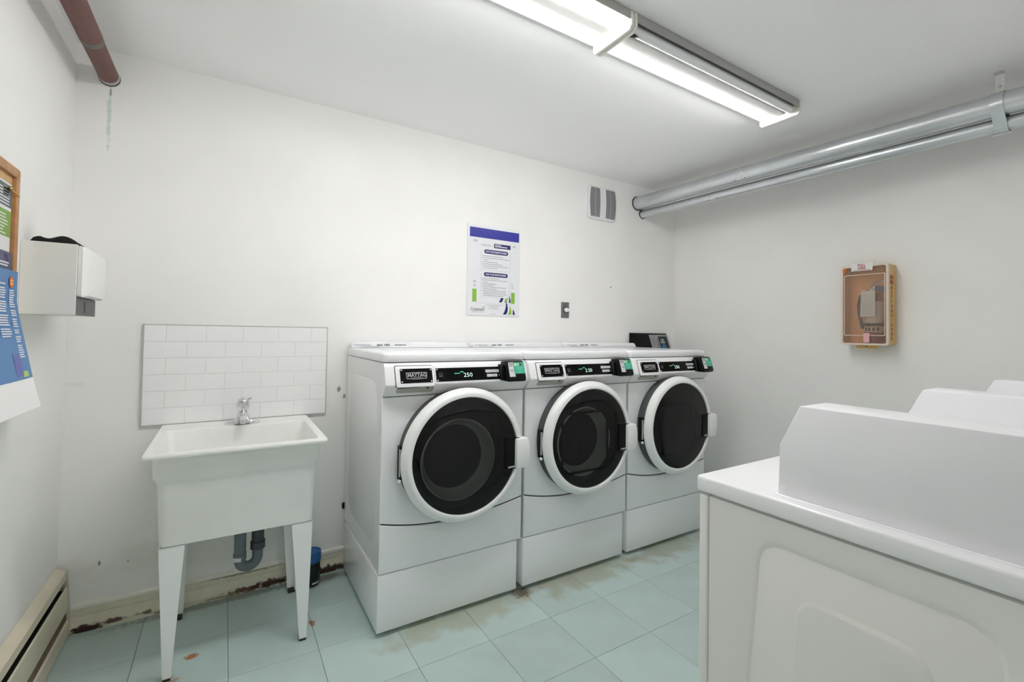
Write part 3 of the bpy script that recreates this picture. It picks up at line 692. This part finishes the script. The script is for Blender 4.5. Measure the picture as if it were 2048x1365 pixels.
coin_machine(1.704, 'white coin laundry machine directly behind the one in the lower right corner', False)
coin_machine(2.396, 'farthest white coin laundry machine against the right wall, only its meter top showing', False)

# ------------------------------------------------------------------ instruction poster
M_poster = mat('poster_white', (226,227,230), .3)
M_pblue = mat('poster_blue', (38,40,150), .35)
M_navy = mat('poster_navy', (30,30,96), .4)
M_pgreen = mat('poster_green', (134,184,62), .4)
M_pgl = mat('poster_line', (176,178,184), .5)
M_ptxt = mat('poster_text', (128,130,140), .5)
M_pw = mat('poster_reversed', (232,232,240), .5)
t = thing('instruction_poster', 'white laundry instruction poster with a blue bar across its top, on the back wall', 'poster', (1.45,YB,1.368))
PW, PH = .388, .572
tl = Fr((1.257,YB-.0065,1.368),(1,0,0),(0,0,1),(0,-1,0))
obj('board', MB().box(1.257,1.257+PW,YB-.0065,YB-.0008,1.368,1.368+PH), M_poster, t, bevel=.0012, seg=1)
obj('title_bar', MB().rect(tl, .014,.492,.377,.553), M_pblue, t)
obj('corner_code', MB().text(tl, 'FR', .020, .040, .462, .0004, width=.026).text(tl, 'NS', .020, .328, .452, .0004, width=.022), mat('poster_code', (100,100,108), .5), t)
def pill(a0, b0, a1, b1, txt, tw):
    p = obj('heading_pill', MB().rrect(tl, a0, b0, a1, b1, (b1-b0)*.48, .0, .0005, 5), M_navy, t)
    obj('heading_lettering', MB().text(tl, txt, (b1-b0)*.62, (a0+a1)/2-tw/2, b0+(b1-b0)*.30, .0008, width=tw, bold=.0004), M_pw, p)
p = obj('heading_pill', MB().rrect(tl, .188,.436,.312,.464,.004,.0,.0005,3), M_navy, t)
obj('heading_lettering', MB().rect(tl, .195,.4545,.240,.4585,.0005,.0008).rect(tl, .195,.4440,.287,.4495,.0005,.0008), M_pw, p)
pill(.118,.395,.294,.421, 'HOW TO USE THE MAYTAG WASHER', .155)
pill(.118,.250,.294,.276, 'HOW TO USE THE MAYTAG DRYER', .150)
obj('logo_print', MB().text(tl, 'Coinamatic', .018, .095, .443, .0004, width=.072), M_ptxt, t)
ln = MB()
for b0, b1 in ((.290,.408),(.116,.263)):
    for q in ((.094,b0,.312,b0+.0012),(.094,b0,.0952,b1),(.3108,b0,.312,b1)): ln.rect(tl, *q)
ln.rect(tl, .066,.078,.330,.0792)
obj('box_rules', ln, M_pgl, t)
tx = MB(); 
def lines(rows, b, step=.0130):
    for n_, bullet in rows:
        if bullet: tx.rect(tl, .103, b-.001, .108, b+.004)
        a = .114
        while a < .114+n_:
            w_ = random.uniform(.008,.022); tx.rect(tl, a, b, min(a+w_, .114+n_), b+.0032); a += w_+.003
        b -= step
lines([(.14,1),(.19,1),(.035,0),(.105,1),(.14,1),(.185,1),(.10,0)], .378, .0125)
lines([(.12,1),(.18,1),(.03,0),(.10,1),(.08,1),(.17,1),(.10,0),(.17,1),(.165,0),(.175,0),(.15,0)], .236, .0110)
for a, b, w_ in ((.042,.216,.020),(.042,.208,.020),(.045,.190,.018),(.046,.182,.014),(.325,.222,.004),(.325,.212,.004),(.325,.202,.010),(.325,.194,.008),(.325,.184,.012)): tx.rect(tl, a, b, a+w_, b+.003)
tx.text(tl, 'Customer Service and Operations', .0105, .132, .066, .0004, width=.118)
tx.text(tl, '1 800 361 2646', .0105, .160, .055, .0004, width=.062).text(tl, 'www.coinamatic.com', .0105, .152, .044, .0004, width=.078)
tx.rect(tl, .170,.010,.210,.0115)
obj('body_print', tx, M_ptxt, t)
gl = MB().rect(tl, .038,.086,.068,.166).rect(tl, .322,.084,.350,.156)
obj('green_panel', gl, M_pgreen, t)
def sail(pts, m): obj('sail_mark', MB().prism(tl, pts, .0, .0006), m, t)
sail([(.262,.012),(.286,.012),(.296,.030),(.299,.052),(.294,.078),(.280,.103),(.284,.080),(.282,.055),(.275,.033)], M_navy)
sail([(.300,.012),(.325,.012),(.327,.030),(.322,.052),(.310,.076),(.313,.055),(.310,.033)], M_pgreen)
sail([(.336,.012),(.354,.012),(.350,.030),(.337,.050),(.338,.032)], M_navy)
sail([(.232,.090),(.252,.090),(.266,.118),(.246,.118)], M_navy)
sail([(.270,.089),(.288,.089),(.297,.116),(.281,.116)], M_pgreen)
sail([(.304,.089),(.320,.089),(.318,.112),(.304,.138),(.308,.112)], mat('poster_slate', (54,70,104), .4))
obj('logo_lettering', MB().text(tl, 'Coinamatic', .030, .028, .030, .0004, width=.096, bold=.0004), mat('poster_logo', (84,86,94), .5), t)
lg = MB().text(tl, 'LAUNDRY SOLUTIONS', .008, .040, .020, .0004, width=.07)
for k in range(3): lg.prism(tl, [(.110+k*.006,.052-k*.006),(.124+k*.004,.058-k*.005),(.124+k*.004,.0605-k*.005),(.110+k*.006,.0545-k*.006)], 0, .0004)
obj('logo_print', lg, mat('poster_logo', (84,86,94), .5), t)

# ------------------------------------------------------------------ timer switch
M_plate = mat('switch_plate_steel', (122,122,120), .4, metal=.5, var=.05, vscale=40)
t = thing('timer_switch', 'grey metal wall plate with a white pointed dial, right of the poster', 'switch', (2.031,YB,1.374))
obj('plate', MB().box(1.998,2.065,YB-.006,YB-.0005,1.374,1.485), M_plate, t, bevel=.0015)
wf = Fr((2.031,YB-.006,1.4295),(1,0,0),(0,0,1),(0,-1,0))
obj('dial', MB().prism(wf, [(.015*math.cos(math.radians(a)),.015*math.sin(math.radians(a))) for a in range(50,311,20)]+[(.031,0)], .003, .020), mat('dial_white', (236,236,236), .35), t, bevel=.002)
obj('dial_shaft', MB().lathe(wf, [(.018,0),(.018,.003)], 18, True, True), M_black, t)
dm = MB()
for a in (60, 90, 125, 180): dm.rect(Fr(wf.p(.023*math.cos(math.radians(a)),.025*math.sin(math.radians(a))),wf.u,wf.v), -.002,-.004,.002,.004)
dm.rect(wf, -.006,-.033,.005,-.029).rect(wf, .008,-.047,.020,-.0445)
obj('dial_print', dm, M_printd, t)

# ------------------------------------------------------------------ exhaust fan grille
M_vent = mat('vent_white', (226,226,228), .4)
M_ventd = mat('vent_dark', (96,95,97), .7)
t = thing('exhaust_grille', 'white louvred exhaust fan cover near the ceiling beside the pipes', 'vent', (2.362,YB,2.115))
vx0, vx1, vz0, vz1 = 2.224, 2.502, 2.112, 2.362
def VR(ins, r, y): return [Vector((a,y,b)) for a,b in rr(vx0+ins,vx1-ins,vz0+ins,vz1-ins,r,5)]
obj('cover', MB().loft([VR(.0,.030,YB-.0005), VR(.0,.030,YB-.010), VR(.002,.030,YB-.016), VR(.007,.028,YB-.0205), VR(.014,.024,YB-.022)], True, True), M_vent, t, smooth=60)
vf = Fr((0,YB-.0219,0),(1,0,0),(0,0,1),(0,-1,0))
zc_, zh = 2.237, .108
def vpanel(l0, lm, r0, rm, cut0=0., cut1=0.):
    """bowed louvre field: left and right edges at the ends and in the middle"""
    n = 8; pts = []
    for k in range(n+1):
        s_ = -1+2*k/n; pts.append((lm+(l0-lm)*s_*s_, zc_+zh*s_*(1-cut0*0)))
    for k in range(n, -1, -1):
        s_ = -1+2*k/n; pts.append((rm+(r0-rm)*s_*s_, zc_+zh*s_))
    return pts
for l0, lm, r0, rm in ((2.244,2.234,2.287,2.284),(2.291,2.288,2.328,2.334),(2.388,2.394,2.430,2.438),(2.434,2.442,2.478,2.492)):
    g = obj('louvre_panel', MB().prism(vf, vpanel(l0,lm,r0,rm), 0, .0012), M_ventd, t)
    lv = MB()
    for k in range(26):
        s_ = -1+2*(k+.5)/26; zz = zc_+zh*s_
        lv.rect(vf, lm+(l0-lm)*s_*s_+.001, zz-.0014, rm+(r0-rm)*s_*s_-.001, zz+.0014, .0012, .0028)
    q = obj('louvres', lv, mat('vent_louvre', (186,186,188), .5), g, smooth=0); q['kind'] = 'stuff'

# ------------------------------------------------------------------ fire extinguisher cabinet
M_org = clear('cabinet_orange_plastic', (1.0,.84,.55), .2, diffuse=(1.0,.68,.25), dw=1.0, ts=.35)
M_peach = clear('cabinet_clear_cover', (1.0,.965,.93), .06, diffuse=(1.0,.84,.72), dw=.11, ts=.3)
M_frame = clear('cabinet_cover_rim', (1.0,.92,.82), .1, diffuse=(1.0,.86,.70), dw=.95, ts=.25)
M_redl = mat('lettering_red', (168,32,26), .5)
t = thing('extinguisher_cabinet', 'orange plastic fire extinguisher cabinet mounted on the right wall', 'cabinet', (XR,1.177,1.228))
EY0, EY1, EZ0, EZ1, EX = 1.066, 1.290, 1.228, 1.680, 3.088
rf = Fr((EX,EY1,EZ0),(0,-1,0),(0,0,1),(-1,0,0)); EW, EH = EY1-EY0, EZ1-EZ0
def ring(fr, o, i, d0, d1):
    n = len(o)
    return MB().loft([[fr.p(a,b,d0) for a,b in o],[fr.p(a,b,d1) for a,b in o],[fr.p(a,b,d1) for a,b in i],[fr.p(a,b,d0) for a,b in i],[fr.p(a,b,d0) for a,b in o]], False, False)
obj('tray', ring(rf, rr(-.002,EW+.002,-.002,EH+.002,.012), rr(.002,EW-.002,.002,EH-.002,.010), -.110, -.012), M_org, t, smooth=40)
obj('back_plate', MB().prism(rf, rr(.002,EW-.002,.002,EH-.002,.010), -.1115, -.108), mat('cabinet_back', (255,196,128), .6), t)
obj('cover_rim', ring(rf, rr(-.004,EW+.004,-.004,EH+.004,.014), rr(.008,EW-.008,.008,EH-.008,.010), -.014, .002), M_frame, t, bevel=.002)
cv = obj('cover', MB().prism(rf, rr(.006,EW-.006,.006,EH-.006,.010), -.006, -.0045), M_peach, t)
obj('moulded_step', ring(rf, rr(.012,EW-.012,.050,EH-.050,.006), rr(.016,EW-.016,.054,EH-.054,.005), -.0045, -.001), M_frame, cv)
obj('corner_patch', MB().prism(rf, [(.006,EH-.006),(.006,EH-.050),(.020,EH-.034),(.030,EH-.006)], -.003, -.0022), mat('corner_orange', (196,104,52), .5), cv)
pt = obj('pull_tab', MB().prism(rf, [(.052,EH-.030),(.154,EH-.030),(.160,EH+.018),(.050,EH+.018)], .0022, .0042), mat('tab_white', (226,224,220), .5), t)
obj('pull_tab_fold', MB().prism(Fr(rf.p(.050,EH+.018,.003),(0,-1,0),(1,0,.25)), [(0,0),(.110,0),(.118,.03),(.010,.03)], -.0006, .0006), mat('tab_white', (226,224,220), .5), pt)
obj('tab_lettering', MB().text(rf, 'PULL', .020, .083, EH-.004, .0046, width=.038, bold=.0005).text(rf, 'HERE', .020, .083, EH-.021, .0046, width=.038, bold=.0005), M_redl, pt)
obj('tab_lettering', MB().text(rf, 'ONLY IN CASE OF FIRE', .008, .062, EH-.0285, .0046, width=.080), M_printd, pt)
obj('lower_tab', MB().prism(rf, rr(.066,.166,-.022,.004,.004,3), -.030, -.026), M_org, t)
obj('rivet', MB().ball(rf.p(.116,-.012,-.026), .003, .003, .003, 8, 4), M_black, t)
ef = Fr((EX+.012,EY0-.0025,EZ0),(1,0,0),(0,0,1),(0,-1,0))
sl = MB().text(ef, 'FI', .030, .012, EH-.085, .0004, width=.036, bold=.001).text(ef, 'RE', .030, .012, EH-.112, .0004, width=.040, bold=.001)
for k, ch in enumerate('EXTINGUISHER'): sl.text(ef, ch, .024, .026, EH-.142-k*.0255, .0004, width=.019 if ch != 'I' else .006, bold=.0012)
obj('side_lettering', sl, M_redl, t)
# the extinguisher inside
ec = Vector((EX+.060,1.150,0))
t = thing('fire_extinguisher', 'red fire extinguisher with a white inspection tag inside the orange cabinet', 'fire extinguisher', (ec.x,ec.y,EZ0+.004))
cf = Fr((ec.x,ec.y,EZ0),(1,0,0),(0,1,0),(0,0,1))
M_exr = mat('extinguisher_red', (150,52,44), .3)
bdy = obj('cylinder', MB().lathe(cf, [(.030,.004),(.043,.008),(.046,.020),(.046,.235),(.042,.258),(.030,.276),(.016,.286),(.014,.300)], 32, True, True), M_exr, t)
sp = lambda r, z0, z1, m, nm, p: obj(nm, MB().lathe(cf, [(r,z0),(r,z1)], 32), m, p)
sp(.0466, .122, .246, mat('ext_label', (222,212,196), .5), 'label_band', bdy)
sp(.0475, .106, .122, M_black, 'strap_band', bdy)
lb = sp(.0466, .072, .104, mat('ext_label2', (226,204,160), .5), 'label_band', bdy)
ic = MB()
for a in (150, 172, 196, 220):
    d_ = Vector((math.cos(math.radians(a)), math.sin(math.radians(a)), 0)); ic.rect(Fr(ec+d_*.047+Vector((0,0,EZ0+.078)),d_.cross(Vector((0,0,-1))) if False else Vector((0,0,1)).cross(d_),(0,0,1),d_), -.006,0,.006,.020,0,.0004)
obj('pictograms', ic, M_printd, lb)
obj('valve', MB().lathe(cf, [(.015,.296),(.015,.318),(.011,.322),(.011,.332)], 14, True, True), M_chrome, t)
V = lambda a, b, c_: (ec.x+a, ec.y+b, EZ0+c_)
obj('lever', MB().tube([V(-.004,.020,.322),V(-.004,-.005,.350),V(-.004,-.030,.362),V(-.004,-.062,.368)], [.005,.006,.006,.005], 8), M_galv2, t)
obj('carry_handle', MB().tube([V(-.004,.018,.316),V(-.004,-.012,.318),V(-.004,-.040,.300),V(-.004,-.062,.280)], [.005,.006,.005,.005], 8), M_galv2, t)
obj('safety_tag', MB().prism(Fr(Vector(V(-.014,-.010,.318)),(0,-1,-.25),(0,-.25,1),(-1,0,0)), rr(0,.044,-.008,.022,.005,3), 0, .002), mat('tag_blue', (46,62,122), .4), t)
obj('gauge', MB().lathe(Fr(Vector(V(-.014,.008,.312)),(0,-1,0),(0,0,1),(-1,0,0)), [(.010,0),(.010,.006),(.008,.008)], 14, False, True), M_lampw, t)
hp = [V(-.010,.014,.310),V(-.014,.040,.302),V(-.016,.062,.275),V(-.016,.070,.230),V(-.018,.067,.180),V(-.020,.056,.130),V(-.022,.050,.110),V(-.022,.048,.090)]
obj('hose', MB().tube(hp, [.008]*6+[.010,.006], 10), mat('hose_black', (44,42,42), .5), t)
tg = Fr(Vector(V(-.0535,.048,.158)),(0,-1,0),(0,0,1),(-1,0,0))
ta = obj('inspection_tag', MB().prism(tg, [(0,0),(.072,.002),(.072,.140),(.064,.148),(.010,.148),(.004,.142)], 0, .001), mat('tag_paper', (228,224,214), .6), t)
tp = MB()
for k in range(16): tp.rect(tg, .008, .012+k*.0075, .064, .0128+k*.0075, .001, .0012)
for k in range(4): tp.rect(tg, .014+k*.014, .012, .0148+k*.014, .075, .001, .0012)
obj('tag_print', tp, M_pgl, ta)
obj('tag_tie', MB().tube([V(-.050,.052,.318),V(-.052,.030,.308),V(-.054,.006,.292)], .0022, 6), mat('tie_white', (232,230,220), .5), t)
obj('price_sticker', MB().prism(Fr((EX-.0005,1.180,EZ0+.012),(0,-1,0),(0,0,1),(-1,0,0)), rr(0,.030,0,.054,.002,2), .0, .0008), mat('sticker_pink', (222,170,172), .5), cv)

# ------------------------------------------------------------------ paper towel dispenser on the left wall
M_disp = mat('dispenser_enamel', (236,234,228), .4, var=.01, vscale=4)
M_dispc = mat('dispenser_cover', (240,239,237), .38)
M_slot = mat('dispenser_grey', (92,92,92), .45, metal=.3)
t = thing('towel_dispenser', 'white metal paper towel dispenser on the left wall beside the notice board', 'dispenser', (XL,2.185,1.297))
DY0, DY1, DZ0, DZ1, DX = 2.052, 2.318, 1.297, 1.531, -.425
obj('casing', MB().box(XL+.0005,DX,DY0,DY1,DZ0+.066,DZ1).box(XL+.0005,DX-.004,DY0,DY0+.004,DZ0,DZ0+.07).box(XL+.0005,DX-.004,DY1-.004,DY1,DZ0,DZ0+.07).box(XL+.0005,DX-.02,DY0+.004,DY1-.004,DZ0,DZ0+.004), M_disp, t, bevel=.0015, seg=1)
obj('side_cheek', MB().box(XL+.0005,DX,DY0-.0025,DY0,DZ0,DZ1), M_disp, t, bevel=.001, seg=1)
cvp = Fr((0,DY0+.004,0),(1,0,0),(0,0,1),(0,1,0))
obj('cover', MB().loft([[Vector((DX+.001,y,z)) for y,z in rr(DY0+.004,DY1,DZ0+.062,DZ1-.002,.006)], [Vector((DX+.012,y,z)) for y,z in rr(DY0+.004,DY1,DZ0+.060,DZ1-.004,.008)], [Vector((DX+.026,y,z)) for y,z in rr(DY0+.030,DY1-.006,DZ0+.066,DZ1-.012,.010)], [Vector((DX+.030,y,z)) for y,z in rr(DY0+.050,DY1-.03,DZ0+.09,DZ1-.06,.012)]]), M_dispc, t, smooth=40)
sl = obj('outlet_plate', MB().box(DX-.006,DX,DY0+.002,DY1-.002,DZ0,DZ0+.060), M_slot, t, bevel=.001, seg=1)
obj('key_slot', MB().box(DX,DX+.0006,DY0+.105,DY0+.122,DZ0+.010,DZ0+.048), M_black, sl)
obj('hinge_pin', MB().ball((DX+.004,DY0+.002,DZ1-.001), .003,.003,.003,8,4), M_black, t)
# black cloth on top of it
def cloth():
    n, m_ = 18, 12; vs = []; fs = []
    for j in range(m_+1):
        for i in range(n+1):
            u, v = i/n, j/m_
            x = XL+.018+u*.118; y = DY0+.012+v*.11
            e = min(u, 1-u, v, 1-v)
            h = .028*min(1, e*5)**.6*(.72+.28*math.cos(u*9+v*2)+.18*math.sin(v*7+u*3)) + .002
            x += .008*math.sin(v*6)*(u-.5); y += .006*math.sin(u*8)
            vs.append((x, y, DZ1+max(h,.0015)))
    k = len(vs)
    for a in list(vs): vs.append((a[0], a[1], DZ1+.0006))
    q = n+1
    for j in range(m_):
        for i in range(n):
            fs.append((j*q+i, j*q+i+1, (j+1)*q+i+1, (j+1)*q+i)); fs.append((k+j*q+i, k+(j+1)*q+i, k+(j+1)*q+i+1, k+j*q+i+1))
    rim = [i for i in range(n)]+[j*q+n for j in range(m_)]+[m_*q+i for i in range(n,0,-1)]+[j*q for j in range(m_,0,-1)]
    for a, b in zip(rim, rim[1:]+rim[:1]): fs.append((a, k+a, k+b, b))
    return MB().add(vs, fs)
solo('folded_cloth', cloth(), mat('black_fleece', (10,10,11), .95, bump=.5, bscale=300), 'crumpled black cloth lying on top of the towel dispenser', 'cloth', smooth=60)

# ------------------------------------------------------------------ notice board and papers on the left wall
M_oak = mat('oak_frame', (186,138,92), .5, var=.2, vscale=30)
M_cork = mat('cork', (214,176,128), .9, var=.25, vscale=160, bump=.4, bscale=300)
t = thing('cork_board', 'cork notice board in an oak frame at the left edge of the picture', 'notice board', (XL,1.57,1.20))
BY0, BY1, BZ0, BZ1 = 1.15, 1.962, 1.285, 1.727
obj('cork_sheet', MB().box(XL+.001,XL+.010,BY0+.02,BY1-.02,BZ0+.02,BZ1-.02), M_cork, t)
lf = Fr((XL+.001,0,0),(0,1,0),(0,0,1),(1,0,0)); fw = .028
for nm, pts in (('frame_rail', [(BY0,BZ1),(BY1,BZ1),(BY1-fw,BZ1-fw),(BY0+fw,BZ1-fw)]), ('frame_rail', [(BY0,BZ0),(BY1,BZ0),(BY1-fw,BZ0+fw),(BY0+fw,BZ0+fw)]), ('frame_stile', [(BY1,BZ0),(BY1,BZ1),(BY1-fw,BZ1-fw),(BY1-fw,BZ0+fw)]), ('frame_stile', [(BY0,BZ0),(BY0,BZ1),(BY0+fw,BZ1-fw),(BY0+fw,BZ0+fw)])):
    obj(nm, MB().prism(lf, pts, 0, .019), M_oak, t, bevel=.003)
def sheet(y0, y1, prof, nv=16, th=.0006):
    """paper hanging down: prof(z fraction) -> (x, z, y offset)"""
    vs = []; fs = []
    for s in (0, th):
        for k in range(nv+1):
            x, z, dy = prof(k/nv)
            for i in range(7): vs.append((x+s+.004*math.sin(i*.9+k*.3)*(k/nv)*.4, y0+(y1-y0)*i/6+dy, z))
    K = (nv+1)*7
    for k in range(nv):
        for i in range(6):
            a = k*7+i; fs.append((a,a+1,a+8,a+7)); fs.append((K+a,K+a+7,K+a+8,K+a+1))
    for k in range(nv): fs.append((k*7,k*7+7,K+k*7+7,K+k*7)); fs.append((k*7+6,K+k*7+6,K+k*7+13,k*7+13))
    for i in range(6): fs.append((i,K+i,K+i+1,i+1)); fs.append((nv*7+i,nv*7+i+1,K+nv*7+i+1,K+nv*7+i))
    return MB().add(vs, fs)
px_ = XL+.0125
def flat_paper(name, label, y0, y1, z0, z1, xoff, m):
    t = thing(name, label, 'notice', (px_+xoff, (y0+y1)/2, z0), 'papers pinned on the notice board')
    obj('page', MB().box(px_+xoff-.0004, px_+xoff, y0, y1, z0, z1), m, t)
    return t, Fr((px_+xoff,y0,z0),(0,1,0),(0,0,1),(1,0,0))
M_pg = mat('page_white', (224,224,224), .6)
t, f_ = flat_paper('printed_notice', 'printed sheet with grey-green upper half and bright green block pinned on the cork', 1.62, 1.922, 1.474, 1.672, .0004, M_pg)
w_ = .302
obj('grey_block', MB().rect(f_, .0,.128,w_,.192), mat('notice_slate', (96,108,112), .6), t)
obj('green_block', MB().rect(f_, .0,.042,w_,.118), mat('notice_green', (128,164,78), .6), t)
tx = MB()
for k in range(6): tx.rect(f_, .02,.134+k*.0085,w_-.015,.1375+k*.0085,.0004,.0006)
for k in range(7): tx.rect(f_, .02,.048+k*.009,w_-.02-random.random()*.06,.0515+k*.009,.0004,.0006)
obj('text_lines', tx, M_pg, t)
obj('picture_patch', MB().rect(f_, w_-.06,.160,w_-.02,.190,.0004,.0006), mat('notice_photo', (120,126,118), .6), t)
tk = thing('push_pin', 'brass push pin with a yellow tail holding the green notice', 'pin', (px_+.002, 1.895, 1.655))
obj('head', MB().ball((px_+.0065,1.895,1.655), .006,.008,.008,12,6), mat('brass', (170,150,96), .3, metal=.8), tk)
obj('yellow_tail', MB().tube([(px_+.006,1.900,1.654),(px_+.010,1.925,1.650),(px_+.010,1.950,1.646)], .0016, 6), mat('tail_yellow', (226,186,60), .5), tk)
t, f_ = flat_paper('printed_notice', 'purple grey sheet between the green notice and the blue poster', 1.64, 1.938, 1.395, 1.472, .0030, mat('notice_purple', (92,94,122), .6))
obj('yellow_block', MB().rect(f_, .14,.05,.205,.075), mat('notice_lime', (160,190,96), .6), t)
obj('text_lines', MB().rect(f_, .16,.044,.272,.048).rect(f_, .16,.036,.265,.040), M_pg, t)
obj('figure', MB().prism(f_, [(.235,.072),(.262,.070),(.272,.050),(.255,.052),(.240,.058)], 0, .0004), mat('notice_violet', (74,66,104), .6), t)
# the blue poster curling off the wall
XB0 = XL+.0225
def bprof(s):
    z = 1.420-.405*s; x = XB0+.060*max(0, s-.22)**1.15/.78**1.15*1.0
    return (x, z, 0)
t = thing('blue_poster', 'large blue information poster with white text curling off the wall at lower left', 'poster', (XB0,1.80,1.015), 'papers pinned on the notice board')
obj('page', sheet(1.52, 1.958, lambda s: bprof(s*.78), 14), mat('poster_sky', (84,134,190), .45, var=.08, vscale=4), t)
obj('page_margin', sheet(1.52, 1.958, lambda s: bprof(.78+s*.22), 5), mat('poster_margin', (246,244,244), .5), t)
def on_blue(y, s):
    x, z, _ = bprof(s); return Vector((x+.0022, y, z))
def bl(mb, y0, y1, s0, s1, o=0.):
    mb.add([on_blue(y0,s0)+Vector((o,0,0)), on_blue(y1,s0)+Vector((o,0,0)), on_blue(y1,s1)+Vector((o,0,0)), on_blue(y0,s1)+Vector((o,0,0))], [(0,1,2,3)])
tx = MB(); s = .14
for n_ in (8, 3, 4, 2, 3, 6):
    for k in range(n_):
        bl(tx, 1.893, 1.936-random.random()*.012, s, s+.009); s += .0165
    s += .013
s = .10
for k in range(20): bl(tx, 1.80, 1.872-random.random()*.012, s, s+.009); s += .0165 if k % 5 else .03
obj('text_lines', tx, mat('poster_text_white', (226,228,236), .6), t)
bd = MB(); cy, cs = 1.906, .085
bd.add([on_blue(cy+.016*math.cos(k*math.pi/8), cs+.040*math.sin(k*math.pi/8)) for k in range(16)], [tuple(range(16))])
obj('round_badge', bd, mat('badge_orange', (222,110,70), .5), t)
tx = MB(); bl(tx, 1.896, 1.916, .068, .082, .0006); bl(tx, 1.896, 1.917, .090, .104, .0006)
obj('badge_print', tx, mat('badge_yellow', (240,196,110), .5), t)
tx = MB(); bl(tx, 1.885, 1.925, .725, .765); obj('lime_tag', tx, mat('tag_lime', (176,206,90), .5), t)
tx = MB(); bl(tx, 1.84, 1.890, .60, .755); obj('purple_figure', tx, mat('figure_purple', (104,110,180), .5), t)
